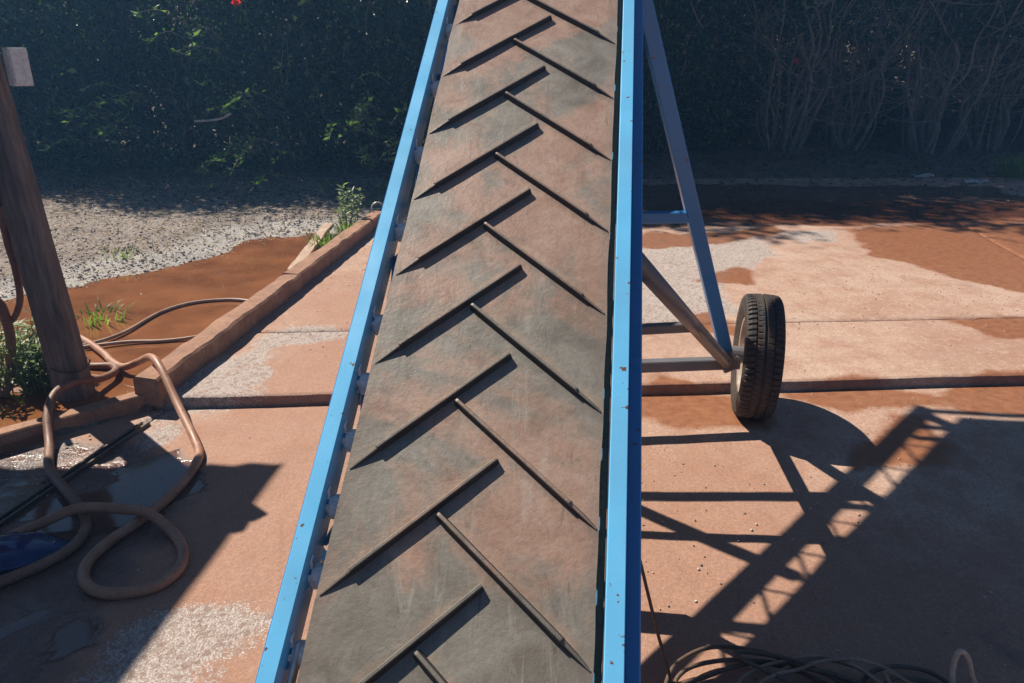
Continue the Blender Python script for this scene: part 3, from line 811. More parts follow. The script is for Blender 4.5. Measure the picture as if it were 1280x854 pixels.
# ------------------------------------------------------------------ post, box, shed roof
post = empty('timber_post', (-2.09, 3.25, 0.0))
def post_data():
    V, F = [], []; n = 44; seg = 16
    for i in range(n + 1):
        z = -0.25 + 2.01 * i / n
        for k in range(seg):
            a = 2 * math.pi * k / seg + 0.5
            c, s = math.cos(a), math.sin(a)
            r = 0.071 / (abs(c) ** 5 + abs(s) ** 5) ** 0.2
            r *= 1.04 - 0.10 * z + 0.05 * mnoise.noise(Vector((c * 3.2, s * 3.2, z * 0.9))) + 0.035 * mnoise.noise(Vector((c * 9, s * 9, z * 1.6)))
            V.append((r * c - 0.055 * z, r * s * 0.95, z))
    for i in range(n):
        for k in range(seg):
            k2 = (k + 1) % seg
            F.append((i * seg + k, i * seg + k2, (i + 1) * seg + k2, (i + 1) * seg + k))
    F.append(tuple(n * seg + k for k in range(seg)))
    return V, F
part('timber', post_data(), M['wood'], post)
part('side_board', beam_data((-0.125, -0.03, 0.95), (-0.145, -0.03, 1.72), 0.028, 0.12, (0, 1, 0), 0.004, 14, 0.004, 3), M['wood'], post)
part('wire_tie', tube_data(catmull([(0.074 * math.cos(a) * 1.15, 0.074 * math.sin(a) * 1.12, 0.19 + 0.012 * math.sin(a * 2)) for a in np.linspace(0, 2 * math.pi, 14)], 3), 0.004, 6), M['cable'], post)
tag(post, 'thick weathered timber post standing in the muddy water at far left', 'post')
box = empty('junction_box', (-2.01, 3.215, 1.445))
bv = beam_data((0, 0, 0), (0, 0, 0.145), 0.070, 0.070, (0.75, -0.66, 0), 0.005)
part('housing', bv, M['white_box'], box, origin=(0, 0, 0))
part('lid', beam_data((0.0295, -0.026, 0.005), (0.0295, -0.026, 0.140), 0.064, 0.012, (0.75, -0.66, 0), 0.003), M['white_box'], box)
tag(box, 'small cream plastic box fixed high on the right of the timber post', 'box')

roof = empty('shed_roof', (-2.755, 4.20, 2.70))
v, f = [], []
ex = Vector((-1.0, -0.06, -0.02)); ey = Vector((-0.13, -1.0, 0.05))
nx2, ny2 = 168, 10
for j in range(ny2 + 1):
    for i in range(nx2 + 1):
        p_ = ex * (7.0 * i / nx2) + ey * (8.0 * j / ny2)  # unseen reach to the left and rear extended to cut sky light
        v.append(p_ + Vector((0, 0, 0.018 * math.sin(i * 2 * math.pi / 4))))
for j in range(ny2):
    for i in range(nx2):
        a_ = j * (nx2 + 1) + i
        f.append((a_, a_ + 1, a_ + nx2 + 2, a_ + nx2 + 1))
sh = part('roof_sheet', (v, f), M['tin'], roof)
part('beam', beam_data(Vector((0.30, -0.97, -0.97)), Vector((-5.0, -1.2, -1.03)), 0.09, 0.10, (0, 0, 1), 0.006), M['wood'], roof)
md = sh.modifiers.new('thick', 'SOLIDIFY'); md.thickness = 0.004
for d_ in (0.30, 3.0, 5.7, 7.7):
    a_ = ey * d_ + Vector((0, 0, -0.07)); part('rafter', beam_data(a_, a_ + ex * 6.9, 0.06, 0.09, (0, 0, 1), 0.004), M['wood'], roof)
part('prop', beam_data(Vector((0.53, -0.95, -0.95)), Vector((-0.15, -0.55, -0.10)), 0.07, 0.07, (0, 1, 0), 0.005), M['wood'], roof)
for d_, e_ in ((5.5, 0.2), (0.5, 4.8), (5.5, 4.8)):
    a_ = ey * d_ + ex * e_ + Vector((0, 0, -0.1)); part('support_post', beam_data(Vector((a_.x, a_.y, -2.70)), a_, 0.12, 0.12, (0, 1, 0), 0.01), M['wood'], roof)
tag(roof, 'corrugated lean-to roof carried by the timber post at the left', 'roof')

# ------------------------------------------------------------------ hoses and cables
def hose(name, pts, r, mat, label, cat, seg=12, n=10, group=None, origin=None):
    path = catmull(pts, n)
    o = Vector(path[0]); o.z = 0
    v, f = tube_data(path, r, seg)
    ob = link(name, mesh(name, [q - o for q in v], f, mat, True)); ob.location = o
    return tag(ob, label, cat, group)
HZ = 0.019
H1 = [(-2.50, 4.0, .05), (-2.34, 3.86, .055), (-2.18, 3.70, .06), (-2.10, 3.61, .06), (-1.98, 3.50, .075), (-1.89, 3.49, .11), (-1.76, 3.36, .19), (-1.66, 3.24, .19), (-1.51, 3.05, .08), (-1.36, 2.84, .022), (-1.29, 2.70, HZ), (-1.275, 2.52, HZ), (-1.295, 2.36, HZ),
      (-1.335, 2.23, HZ), (-1.375, 2.12, HZ), (-1.385, 2.01, HZ), (-1.34, 1.92, HZ), (-1.26, 1.875, HZ), (-1.17, 1.88, HZ), (-1.10, 1.92, HZ), (-1.075, 2.01, HZ), (-1.12, 2.12, HZ), (-1.21, 2.21, .03),
      (-1.30, 2.255, .057), (-1.40, 2.28, .05), (-1.47, 2.28, .056), (-1.56, 2.265, .056), (-1.66, 2.20, .032), (-1.80, 2.08, HZ), (-2.1, 1.9, HZ), (-2.5, 1.85, HZ)]
hose('rubber_hose', H1, 0.0185, M['hose'], 'red-brown rubber hose draped over the kerb end and looped on the wet slab', 'hose', 14)
H2 = [(-2.34, 3.60, .05), (-2.18, 3.565, .05), (-2.06, 3.545, .06), (-2.00, 3.45, .07), (-2.01, 3.33, .085), (-2.04, 3.19, .13), (-2.05, 3.05, .145), (-2.03, 2.93, .10), (-1.95, 2.78, .03), (-1.84, 2.59, .022), (-1.66, 2.40, .04), (-1.535, 2.28, HZ), (-1.48, 2.16, HZ), (-1.50, 2.05, HZ), (-1.60, 1.93, HZ), (-1.75, 1.82, HZ), (-2.1, 1.65, HZ)]
hose('rubber_hose', H2, 0.0185, M['hose_d'], 'darker muddy hose running from the post foot over the low curb', 'hose', 14)
hose('hanging_hose', [(-2.45, 3.28, 1.05), (-2.345, 3.3, 0.965), (-2.27, 3.3, 0.914), (-2.226, 3.3, 0.804), (-2.201, 3.31, 0.715), (-2.19, 3.315, 0.639)], 0.026, M['hose_d'], 'thick brown hose sloping down onto the timber post at the left edge', 'hose')
hose('hanging_hose', [(-2.40, 3.27, 1.05), (-2.313, 3.28, 0.968), (-2.272, 3.28, 0.868), (-2.268, 3.28, 0.758), (-2.261, 3.28, 0.646), (-2.272, 3.28, 0.512), (-2.317, 3.28, 0.422), (-2.361, 3.28, 0.395), (-2.385, 3.28, 0.435), (-2.39, 3.28, 0.533), (-2.44, 3.28, 0.80)], 0.015, M['hose_d'], 'thin brown hose hanging in a loop left of the timber post', 'hose')
hose('hanging_hose', [(-2.42, 3.32, 1.0), (-2.348, 3.33, 0.894), (-2.290, 3.33, 0.849), (-2.275, 3.33, 0.708), (-2.266, 3.33, 0.554), (-2.242, 3.33, 0.455), (-2.228, 3.335, 0.395), (-2.23, 3.32, 0.10)], 0.011, M['hose_d'], 'thin hose hanging down against the left face of the timber post', 'hose')
hose('hanging_hose', [(-2.46, 3.25, 0.70), (-2.396, 3.26, 0.539), (-2.356, 3.26, 0.481), (-2.347, 3.26, 0.402), (-2.352, 3.26, 0.300), (-2.40, 3.25, 0.10), (-2.42, 3.2, 0.05)], 0.022, M['hose_d'], 'thick dark hose end hanging over the weeds at the left edge', 'hose')
hose('power_cable', [(-2.55, 3.80, .055), (-2.38, 3.84, .055), (-2.26, 4.04, .050), (-2.21, 4.42, .046), (-2.09, 4.62, .046), (-1.88, 4.70, .046), (-1.70, 4.66, .05), (-1.62, 4.60, .08)], 0.010, M['cable_tan'], 'brown cable curving through the muddy puddle to the kerb', 'cable')
hose('power_cable', [(-2.55, 3.76, .055), (-2.38, 3.81, .055), (-2.16, 3.91, .050), (-1.99, 3.94, .046), (-1.83, 3.99, .050), (-1.72, 4.06, .06), (-1.66, 4.1, .08)], 0.010, M['cable_tan'], 'shorter straight cable lying in the puddle just in front of the curved one', 'cable')
# coil at lower right
def coil_pts(cx, cy, rx, ry, turns, z0, a0, jig):
    pts = []
    for k in range(int(turns * 14) + 1):
        a = a0 + 2 * math.pi * k / 14
        rr = 1 + jig * mnoise.noise(Vector((k * .31, cx, z0 * 9)))
        pts.append((cx + rx * rr * math.cos(a), cy + ry * rr * math.sin(a), z0 + 0.010 * k / 14 + 0.012 * mnoise.noise(Vector((k * .45, 3, cy)))))
    return pts
cc = coil_pts(0.68, 1.47, 0.25, 0.15, 3.6, 0.014, 2.4, 0.5)
cc += [(0.62, 1.60, .06), (0.75, 1.605, .05), (0.86, 1.56, .035), (0.93, 1.50, .02), (0.97, 1.42, .012)]
hose('cable_coil', cc, 0.0062, M['cable'], 'loose coil of dark cable on the slab at bottom right by the conveyor', 'cable', 10, 6)
hose('tangled_cable', coil_pts(0.84, 1.47, 0.20, 0.125, 3.0, 0.03, 0.6, 0.5) + [(1.05, 1.40, .02), (1.15, 1.36, .012)], 0.0050, M['cable_tan'], 'thin brown cable tangle lying over the right side of the dark coil', 'cable', 8, 6)
hose('cable_loop', [(0.92, 1.38, .012), (0.935, 1.48, .014), (0.965, 1.56, .018), (1.03, 1.60, .02), (1.10, 1.605, .02), (1.165, 1.585, .016), (1.20, 1.53, .012), (1.19, 1.46, .012), (1.10, 1.40, .012), (1.0, 1.43, .03), (0.99, 1.51, .03), (1.05, 1.565, .02), (1.13, 1.56, .014), (1.2, 1.5, .03)], 0.0062, M['cable'], 'dark cable loop lying in the shade right of the coil', 'cable', 10, 6)
hose('cable_end', [(1.17, 1.47, .012), (1.195, 1.55, .03), (1.205, 1.575, .075), (1.218, 1.58, .100), (1.236, 1.572, .085), (1.246, 1.54, .035), (1.25, 1.48, .012), (1.27, 1.38, .012)], 0.0075, M['cable_pale'], 'pale upright cable bend rising out of the shade at bottom right', 'cable', 10, 8)
hose('trailing_cable', [(0.274, 1.66, 0.568), (0.327, 1.58, 0.405), (0.354, 1.56, 0.308), (0.39, 1.545, 0.178), (0.427, 1.53, 0.057), (0.441, 1.5, -0.023)], 0.0045, M['cable'], 'thin dark cable dropping from the blue rail down to the coil', 'cable', 8, 8)

# ------------------------------------------------------------------ small things on the ground
def sack():
    V, F = [], []; n, seg = 26, 22
    a, b = Vector((-2.02, 1.93, 0.0)), Vector((-1.475, 2.10, 0.0))
    d = (b - a).normalized(); s = Vector((-d.y, d.x, 0))
    for i in range(n + 1):
        t = i / n; c = a.lerp(b, t)
        w = 0.105 * (1 - max(0, (t - .55) / .45) ** 2.2 * 0.80); h = 0.075 * (1 - max(0, (t - .6) / .4) ** 2 * 0.72)
        for k in range(seg):
            an = 2 * math.pi * k / seg
            x, z = math.cos(an) * w, max(0.004, h * (0.52 + 0.52 * math.sin(an)))
            j = 0.012 * mnoise.noise(Vector((t * 4, an * 2.0, 1.0))) + 0.006 * mnoise.noise(Vector((t * 11, an * 3.3, 4.0)))
            V.append(c + s * (x * (1 + j * 6)) + Vector((0, 0, z * (1 + j * 10))) - a)
    for i in range(n):
        for k in range(seg):
            k2 = (k + 1) % seg; F.append((i * seg + k, (i + 1) * seg + k, (i + 1) * seg + k2, i * seg + k2))
    F.append(tuple(range(seg))); F.append(tuple(n * seg + k for k in range(seg - 1, -1, -1)))
    return V, F, a
v, f, a_ = sack()
ob = link('plastic_sack', mesh('plastic_sack', v, f, M['navy'], True)); ob.location = a_
tag(ob, 'glossy dark navy plastic sack lying inside the hose loop at the left edge', 'sack')
pk = rough_beam('wooden_plank', (-1.60, 5.25, 0.085), (-1.665, 6.65, 0.115), 0.085, 0.035, M['plank'], 16, 0.006, 4, 0.005)
tag(pk, 'short bleached plank lying against the kerb beside the puddle', 'plank')
tw = rough_beam('twig', (-0.78, 4.02, STEP + .012), (-0.72, 4.035, STEP + .014), 0.012, 0.012, M['cable'], 3, 0.002, 4, 0.002)
tag(tw, 'tiny dark stick on the slab just left of the blue rail', 'stick')
ring = hose('wire_ring', [(-1.28 + .055 * math.cos(a), 7.02 + .02 * math.sin(a), .20 + .05 * math.sin(a)) for a in np.linspace(0, 2 * math.pi, 12)], 0.007, M['galv'], 'small grey metal ring standing on the far end of the kerb', 'ring', 6, 3)
def scrap(loc, size, rz, label):
    V, F = [], []
    for j in range(4):
        for i in range(5):
            x, y = (i / 4 - .5) * size, (j / 3 - .5) * size * .45
            V.append((x + .1 * size * mnoise.noise(Vector((i, j, size * 9))), y, 0.02 + .15 * size * mnoise.noise(Vector((i * .7, j * .7, loc[0])))))
    for j in range(3):
        for i in range(4): F.append((j * 5 + i, j * 5 + i + 1, j * 5 + i + 6, j * 5 + i + 5))
    o = link('litter_scrap', mesh('litter_scrap', V, F, M['scrap'])); o.location = loc; o.rotation_euler = (0, 0, rz)
    m_ = o.modifiers.new('thick', 'SOLIDIFY'); m_.thickness = 0.006
    tag(o, label, 'litter', 'pale scraps in the far shade')
scrap((5.5, 10.2, 0.06), 0.28, 0.1, 'pale litter scrap in the far shade, left one of two')
scrap((5.95, 9.75, 0.06), 0.30, 0.2, 'pale litter scrap in the far shade, right one of two')

# bank stones, straw and leaf litter: uncountable
def stones(name, pts, smin, smax):
    ico = [(0, 0, 1), (.89, 0, .45), (.28, .85, .45), (-.72, .53, .45), (-.72, -.53, .45), (.28, -.85, .45), (.72, .53, -.45), (-.28, .85, -.45), (-.89, 0, -.45), (-.28, -.85, -.45), (.72, -.53, -.45), (0, 0, -1)]
    fc = [(0, 1, 2), (0, 2, 3), (0, 3, 4), (0, 4, 5), (0, 5, 1), (1, 6, 2), (2, 7, 3), (3, 8, 4), (4, 9, 5), (5, 10, 1), (6, 7, 2), (7, 8, 3), (8, 9, 4), (9, 10, 5), (10, 6, 1), (6, 11, 7), (7, 11, 8), (8, 11, 9), (9, 11, 10), (10, 11, 6)]
    P = np.array(pts); n = len(P); I = np.array(ico)
    sc = rng.uniform(smin, smax, (n, 1, 1)) * rng.uniform(.6, 1.25, (n, 1, 3)); sc[:, :, 2] *= .6
    jit = 1 + rng.uniform(-.25, .25, (n, 12, 1))
    an = rng.uniform(0, 6.28, n); c, s = np.cos(an)[:, None], np.sin(an)[:, None]
    q = I[None] * sc * jit
    co = np.stack([q[..., 0] * c - q[..., 1] * s, q[..., 0] * s + q[..., 1] * c, q[..., 2]], -1) + P[:, None, :]
    fa = (np.array(fc)[None] + (np.arange(n) * 12)[:, None, None]).reshape(-1, 3)
    return quads_mesh(name, co.reshape(-1, 3), fa, M['stone'])
def leaves_mesh(name, P, dirs, nrm, L, W, mat, fold=0.25):
    """one bent rhombus leaf (4 tris) per point; P base, dirs unit, nrm roughly normal"""
    n = len(P)
    s = np.cross(dirs, nrm); s /= np.linalg.norm(s, axis=1, keepdims=True) + 1e-9
    nn = np.cross(s, dirs)
    L = np.broadcast_to(np.asarray(L, float).reshape(-1, 1), (n, 1)); W = np.broadcast_to(np.asarray(W, float).reshape(-1, 1), (n, 1))
    mid = P + dirs * L * .5
    v0 = P; v1 = mid + s * W * .5 + nn * W * fold; v2 = P + dirs * L - nn * L * .08; v3 = mid - s * W * .5 + nn * W * fold
    co = np.stack([v0, v1, v2, v3], 1).reshape(-1, 3)
    b = (np.arange(n) * 4)[:, None]
    fa = np.concatenate([b + [0, 1, 2], b + [0, 2, 3]], 1).reshape(-1, 3)
    return quads_mesh(name, co, fa, mat)
def runit(n):
    v = rng.normal(size=(n, 3)); return v / np.linalg.norm(v, axis=1, keepdims=True)
pts = []
while len(pts) < 9000:
    x, y = rng.uniform(-6.5, -1.5), rng.uniform(4.0, 8.6)
    d = shore_d(x, y)
    if x < kerbx(y) - 0.25 and d > 0.02 and rng.random() < (1.0 if d < .9 else .5):
        pts.append((x, y, ground_z(x, y) + 0.004))
g = link('bank_gravel', stones('bank_gravel', pts, 0.004, 0.012)); tag(g, 'pale loose gravel on the bank beyond the puddle', 'gravel', kind='stuff')
pts = []
while len(pts) < 2600:
    x, y = rng.uniform(-2.2, 5.5), rng.uniform(1.2, 7.5) ** 1.0
    up = y - SL * x
    if abs(up - 3.325) < .03 or (up > 3.3 and x < kerbx(y) + .1) or (up < 3.3 and x < -1.75 + (y - 3.2)): continue
    if fbm(np.array(x * 1.5), np.array(y * 1.5), 77) + rng.uniform(-.2, .2) < 0.0: continue
    pts.append((x, y, (STEP if up > 3.325 else 0.0) + 0.001))
g = link('yard_grit', stones('yard_grit', pts, 0.0020, 0.0060)); tag(g, 'fine grit and pebbles scattered over the concrete slabs', 'grit', kind='stuff')
pts = []
while len(pts) < 7000:
    x, y = rng.uniform(-6.5, -1.4), rng.uniform(4.0, 9.2)
    d = shore_d(x, y)
    if x < kerbx(y) - 0.2 and d > 0.12: pts.append((x, y, ground_z(x, y) + 0.015))
P = np.array(pts); dr = runit(len(P)); dr[:, 2] *= .22; dr /= np.linalg.norm(dr, axis=1, keepdims=True)
g = link('dry_straw', leaves_mesh('dry_straw', P, dr, np.tile([0, 0, 1.], (len(P), 1)) + .4 * runit(len(P)), rng.uniform(.02, .09, len(P)), rng.uniform(.003, .011, len(P)), M['straw']))
tag(g, 'dry straw and chips strewn over the gravel bank', 'straw', kind='stuff')
pts = []
while len(pts) < 9000:
    x, y = rng.uniform(-7, 9), rng.uniform(6.8, 13.5)
    if x < kerbx(y) - .2: z = ground_z(x, y)
    elif y - SL * x > 9.7: z = ground_z(x, y)
    else: z = STEP
    pr = sstep(7.2, 10.5, np.array(y - SL * x)) if x > -1.2 else sstep(6.5, 8.0, np.array(y))
    if rng.random() < pr * pr: pts.append((x, y, z + .012))
P = np.array(pts); dr = runit(len(P)); dr[:, 2] *= .3; dr /= np.linalg.norm(dr, axis=1, keepdims=True)
g = link('leaf_litter', leaves_mesh('leaf_litter', P, dr, np.tile([0, 0, 1.], (len(P), 1)) + .5 * runit(len(P)), rng.uniform(.04, .10, len(P)), rng.uniform(.015, .045, len(P)), M['litter']))
tag(g, 'brown leaf litter in the shade at the foot of the hedge', 'leaf litter', kind='stuff')

# grass tufts and weeds
def tuft(name, loc, n, h, spread, mat, label, cat, wide=0.012, nodes=False):
    V, F = [], []
    for _ in range(n):
        a = random.uniform(0, 6.283); r = spread * math.sqrt(random.random())
        b = Vector((r * math.cos(a), r * math.sin(a), -0.01)); hh = h * random.uniform(.5, 1.1)
        lean = Vector((math.cos(a + random.uniform(-1, 1)), math.sin(a + random.uniform(-1, 1)), 0)) * hh * random.uniform(.15, .7)
        s = Vector((-math.sin(a), math.cos(a), 0)) * wide * random.uniform(.5, 1.1)
        prev = None
        for k in range(5):
            t = k / 4; c = b + Vector((0, 0, hh * (t - .25 * t * t))) + lean * t * t; w = s * (1 - t) ** .7 * (.6 + .8 * t if t < .4 else 1)
            i = len(V); V += [c - w, c + w]
            if prev is not None: F.append((prev, prev + 1, i + 1, i))
            prev = i
    o = link(name, mesh(name, V, F, mat)); o.location = loc
    return tag(o, label, cat)
def weed(name, loc, stems, h, spread, mat, label, cat, leaf=(0.05, 0.018)):
    root = empty(name, loc); P, Dd, st = [], [], []
    for _ in range(stems):
        a = random.uniform(0, 6.283); r = spread * math.sqrt(random.random())
        p0 = Vector((r * math.cos(a), r * math.sin(a), -0.01)); hh = h * random.uniform(.55, 1.1)
        p1 = p0 + Vector((math.cos(a) * hh * .3 * random.random(), math.sin(a) * hh * .3 * random.random(), hh))
        st.append(tube_data([p0, p0.lerp(p1, .5), p1], [0.004, .003, .0015], 5))
        for k in range(int(10 * hh / .3) + 5):
            t = .15 + .85 * random.random(); P.append(p0.lerp(p1, t)); q = random.uniform(0, 6.283)
            Dd.append(Vector((math.cos(q), math.sin(q), random.uniform(-.1, .9))).normalized())
    part('stem', merge(*st), mat, root)
    P = np.array(P); Dd = np.array(Dd); n = len(P)
    link('foliage', leaves_mesh('foliage', P, Dd, np.tile([0, 0, 1.], (n, 1)) + .3 * runit(n), leaf[0] * rng.uniform(.6, 1.3, n), leaf[1] * rng.uniform(.7, 1.2, n), mat, .15), root)
    return tag(root, label, cat)
weed('weed_clump', (-2.50, 3.40, .05), 54, .30, .20, M['weed'], 'leafy pale green weed clump growing at the left of the post foot', 'weed', (0.075, 0.020))
weed('weed_clump', (-2.30, 3.36, .045), 34, .24, .12, M['weed'], 'smaller weed clump tight against the left side of the post', 'weed', (0.065, 0.018))
tuft('grass_tuft', (-2.55, 4.35, ground_z(-2.55, 4.35)), 60, .14, .16, M['grass'], 'low grass tuft at the near shore of the puddle behind the post', 'grass tuft')
tuft('grass_tuft', (-3.02, 5.62, ground_z(-3.02, 5.62)), 40, .10, .16, M['grass'], 'sparse grass tuft on the gravel bank', 'grass tuft', .008)
tuft('grass_tuft', (-1.55, 6.05, .05), 110, .20, .14, M['grass'], 'bright green grass tuft between the plank and the kerb', 'grass tuft')
tuft('grass_tuft', (-1.46, 6.55, .05), 80, .20, .13, M['grass'], 'green grass tuft beside the kerb beyond the plank', 'grass tuft')
weed('weed_clump', (-1.52, 6.75, .05), 12, .38, .10, M['weed'], 'upright pale weed by the far end of the kerb', 'weed', (0.07, 0.028))
tuft('grass_tuft', (6.95, 10.3, .06), 220, .42, .38, M['grass'], 'dark green grass clump in the shade at the right edge', 'grass tuft', .014)

# ------------------------------------------------------------------ hedge, thicket and trees
def crown_points(n, rx, ry, z0, z1, nclump, seed, lowfade=0.0):
    r = np.random.default_rng(seed)
    c = r.normal(size=(nclump, 3)); c /= np.linalg.norm(c, axis=1, keepdims=True)
    c *= (r.random((nclump, 1)) ** .45)
    c[:, 2] = r.uniform(-1, 1, nclump)
    k = r.integers(0, nclump, n)
    p = c[k] + r.normal(size=(n, 3)) * .14
    z = z0 + (z1 - z0) * np.clip(p[:, 2] * .5 + .5, 0, 1.05)
    if lowfade: z = z0 + (z - z0) ** 1.0
    wid = 0.86 + .14 * np.sin(np.pi * np.clip((z - z0) / (z1 - z0), 0, 1))
    return np.stack([p[:, 0] * rx * wid, p[:, 1] * ry * wid, z], 1)
def crown_mesh(name, n, rx, ry, z0, z1, nclump, seed, L, mat):
    P = crown_points(n, rx, ry, z0, z1, nclump, seed)
    d = runit(n); d[:, 2] -= .35; d /= np.linalg.norm(d, axis=1, keepdims=True)
    nr = runit(n) * .8 + np.array([0, 0, .8])
    l = L * rng.uniform(.55, 1.35, n)
    return leaves_mesh(name, P, d, nr, l, l * rng.uniform(.40, .62, n), mat)
def stems_data(nst, h, spread, r0, seed, branch=3, curve=.35):
    rr = random.Random(seed); parts = []
    for _ in range(nst):
        a = rr.uniform(0, 6.283); q = spread * .35 * rr.random()
        p = Vector((q * math.cos(a), q * math.sin(a), -.05)); hh = h * rr.uniform(.65, 1.1); b = a + rr.uniform(-.8, .8)
        pts = [p]; lean = Vector((math.cos(b), math.sin(b), 0)) * spread * rr.uniform(.3, 1.1)
        for k in range(1, 7):
            t = k / 6; pts.append(p + Vector((0, 0, hh * t)) + lean * t ** 1.3 + Vector((rr.uniform(-1, 1), rr.uniform(-1, 1), 0)) * curve * .10 * hh)
        pa = catmull(pts, 3); rad = r0 * rr.uniform(.4, 1.1)
        parts.append(tube_data(pa, [rad * (1 - .75 * i / (len(pa) - 1)) for i in range(len(pa))], 6))
        for _b in range(branch):
            i = rr.randrange(4, len(pa) - 3); s = pa[i]; an = rr.uniform(0, 6.283); ll = h * rr.uniform(.12, .4)
            e = s + Vector((math.cos(an), math.sin(an), rr.uniform(-.2, 1.0))) * ll
            mid = s.lerp(e, .5) + Vector((rr.uniform(-1, 1), rr.uniform(-1, 1), rr.uniform(-1, 1))) * ll * .15
            parts.append(tube_data(catmull([s, mid, e], 3), [rad * .4 * (1 - .7 * j / 6) for j in range(7)], 5))
    return merge(*parts)
SHRUB = [crown_mesh('crown', 15000, 1.25, 1.05, 0.12, 3.5 + .25 * k, 120, 50 + k, 0.085, M['leaf']) for k in range(3)]
SHST = [mesh('stem', *stems_data(9, 2.2, .8, .022, 60 + k), M['bark'], True) for k in range(3)]
THICK = [crown_mesh('crown', 8000, 1.25, 1.0, 1.7, 4.4, 80, 70 + k, 0.09, M['leaf']) for k in range(2)]
THST = [mesh('stem', *stems_data(22, 3.3, 1.1, .036, 80 + k, 6, .6), M['bark'], True) for k in range(2)]
TREE = [crown_mesh('crown', 12000, 2.1, 1.7, 2.5, 8.6, 90, 90 + k, 0.17, M['leaf']) for k in range(2)]
TRST = [mesh('trunk', *stems_data(3, 6.0, 1.0, .10, 95 + k, 5), M['bark'], True) for k in range(2)]
def plant(name, crown, stem, stname, loc, rz, sc, label, cat, group):
    e = empty(name, loc); e.rotation_euler = (0, 0, rz); e.scale = (sc, sc, sc)
    link('crown', crown, e); link(stname, stem, e)
    return tag(e, label, cat, group)
ORD = ['leftmost', 'second from left', 'third from left', 'fourth from left', 'fifth from left', 'sixth from left', 'seventh from left', 'eighth from left', 'ninth from left', 'tenth from left', 'eleventh from left', 'twelfth from left', 'thirteenth from left', 'fourteenth from left']
shr = [(-8.6, 9.9), (-7.4, 9.6), (-6.2, 9.85), (-5.1, 9.65), (-4.0, 9.9), (-2.9, 9.7), (-1.8, 9.95), (-0.7, 10.0), (0.4, 10.6), (1.3, 11.5), (2.2, 12.5), (3.2, 13.3)]
shrubs = []
for i, (x, y) in enumerate(shr):
    shrubs.append(plant('hedge_shrub', SHRUB[i % 3], SHST[i % 3], 'stem', (x, y, ground_z(x, y) if y < 13 else .08), random.uniform(0, 6.28), random.uniform(.80, 1.0) * (0.98 if x < -2.5 else 1.1),
          'dense dark hedge shrub, %s in the front row behind the yard' % ORD[i], 'shrub', 'front row of hedge shrubs'))
thk = [(4.4, 12.9), (5.6, 13.1), (6.8, 12.8), (8.0, 13.0), (9.3, 12.7)]
for i, (x, y) in enumerate(thk):
    plant('thicket_shrub', THICK[i % 2], THST[i % 2], 'stem', (x, y, .08), random.uniform(0, 6.28), random.uniform(.95, 1.1),
          'thicket shrub of bare grey stems at right, %s of its row' % ORD[i], 'shrub', 'thicket shrubs at the right')
bk = [(-8.0, 11.4), (-6.4, 11.5), (-4.8, 11.4), (-3.2, 11.5), (-1.6, 11.7), (0.0, 12.3), (1.3, 13.6), (2.6, 14.8), (4.2, 14.9), (5.7, 15.0), (7.2, 14.8), (8.7, 15.0), (10.4, 14.6), (11.4, 13.2)]
for i, (x, y) in enumerate(bk):
    plant('back_shrub', SHRUB[(i + 1) % 3], SHST[(i + 1) % 3], 'stem', (x, y, .08), random.uniform(0, 6.28), random.uniform(1.0, 1.2) * (0.82 if x < -3 else 1.0),
          'dark shrub filling the back of the hedge, %s in the back row' % ORD[i], 'shrub', 'back row of hedge shrubs')
trs = [(-2.6, 12.9), (-0.9, 12.9), (1.0, 13.2), (3.0, 13.6), (5.2, 14.0), (7.6, 14.0)]
for i, (x, y) in enumerate(trs):
    plant('tree', TREE[i % 2], TRST[i % 2], 'trunk', (x, y, .05), random.uniform(0, 6.28), random.uniform(.95, 1.05),
          'tall dark tree rising out of the hedge, %s of the row' % ORD[i], 'tree', 'trees over the hedge')
# sunlit young sprays low in the hedge
def spray(loc, n, rx, rz_, par, L):
    """arching young shoots reaching out of the hedge into the sun"""
    par_m = Matrix.LocRotScale(None, par.rotation_euler, par.scale).inverted()
    inv = Vector(par.location); P, Dd, tubes = [], [], []
    for _ in range(max(4, n // 14)):
        e = Vector(loc) + Vector((random.gauss(0, rx), random.gauss(0, .18), random.gauss(0, rz_)))
        e.z = max(e.z, .12)
        s0 = Vector((e.x + random.uniform(-.25, .25), 8.9, max(.1, e.z - .1))); mid = s0.lerp(e, .55) + Vector((0, 0, random.uniform(.05, .2)))
        path = catmull([s0, mid, e], 5); tubes.append(tube_data([q - inv for q in path], [.005 - .0003 * i for i in range(len(path))], 5))
        for k in range(14):
            t = random.random() ** .6; q = path[int(t * (len(path) - 1))]
            P.append(q - inv); a = random.uniform(0, 6.283); Dd.append(Vector((math.cos(a), math.sin(a) * .7, random.uniform(-.5, .8))).normalized())
    o = link('young_shoot', mesh('young_shoot', *merge(*tubes), M['bark']), par); o.matrix_basis = par_m; o['kind'] = 'stuff'
    n = len(P)
    o = link('young_leaves', leaves_mesh('young_leaves', np.array(P), np.array(Dd), runit(n), L * rng.uniform(.6, 1.3, n), L * .42 * rng.uniform(.7, 1.3, n), M['leaf_bright']), par)
    o.matrix_basis = par_m
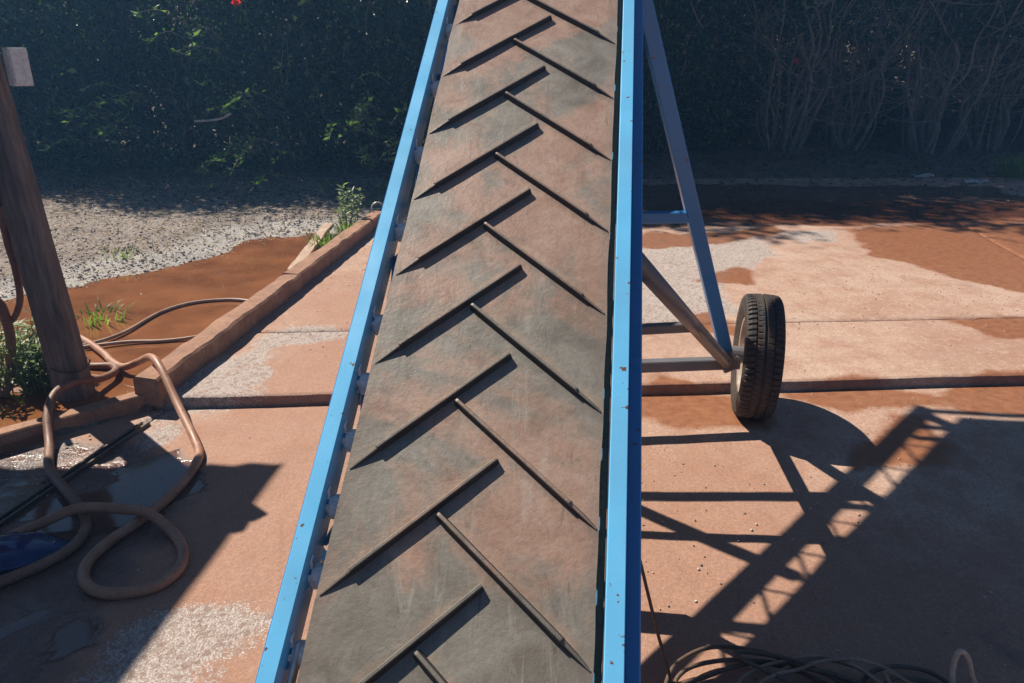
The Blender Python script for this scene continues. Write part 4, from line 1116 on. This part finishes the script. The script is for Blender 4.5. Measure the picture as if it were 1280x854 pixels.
spray((-2.95, 7.45, .55), 170, .22, .22, shrubs[5], .085)
spray((-3.30, 7.75, 1.35), 110, .16, .32, shrubs[4], .07)
spray((-1.45, 7.55, .62), 200, .20, .24, shrubs[6], .085)
spray((-4.25, 7.65, .85), 130, .22, .22, shrubs[3], .08)
spray((-2.2, 7.9, 1.3), 70, .5, .4, shrubs[5], .06)
spray((-0.9, 7.9, 1.0), 60, .3, .4, shrubs[7], .06)
def flower(loc, par):
    n = 16; P = np.tile(np.array(loc) - np.array(par.location), (n, 1)); d = runit(n); d[:, 1] -= .5; d /= np.linalg.norm(d, axis=1, keepdims=True)
    o = link('flower', leaves_mesh('flower', P, d, runit(n), .052, .036, M['flower']), par)
    o.matrix_basis = Matrix.LocRotScale(None, par.rotation_euler, par.scale).inverted()
    o['label'] = 'single red flower'
flower((-2.78, 8.15, 2.02), shrubs[5]); flower((3.86, 11.0, 1.49), shrubs[10])
# bleached twig caught in the hedge
hose('dead_branch', [(-3.40, 8.25, .86), (-3.22, 8.2, .875), (-3.07, 8.15, .90), (-2.95, 8.1, .955)], 0.012, M['twig'], 'bleached broken branch caught in the front of the left hedge', 'branch', 6, 4)

# ------------------------------------------------------------------ lens-glare veil, an added blue volume
def veil_box():
    v = [(x, y, z) for z in (-1.1, 10.6) for y in (-260, 310) for x in (-260, 260)]
    f = [(0, 2, 3, 1), (4, 5, 7, 6), (0, 1, 5, 4), (2, 6, 7, 3), (0, 4, 6, 2), (1, 3, 7, 5)]
    m = bpy.data.materials.new('glare_veil'); m.use_nodes = True; t = m.node_tree; t.nodes.clear()
    o = t.nodes.new('ShaderNodeOutputMaterial'); pv = t.nodes.new('ShaderNodeVolumePrincipled')
    pv.inputs['Color'].default_value = (0.22, 0.52, 1.0, 1); pv.inputs['Density'].default_value = 0.0068
    pv.inputs['Anisotropy'].default_value = 0.35
    t.links.new(pv.outputs[0], o.inputs['Volume'])
    return link('veil', mesh('veil', v, f, m))
tag(veil_box(), 'thin added blue veil imitating lens glare over the yard', 'veil', kind='stuff')
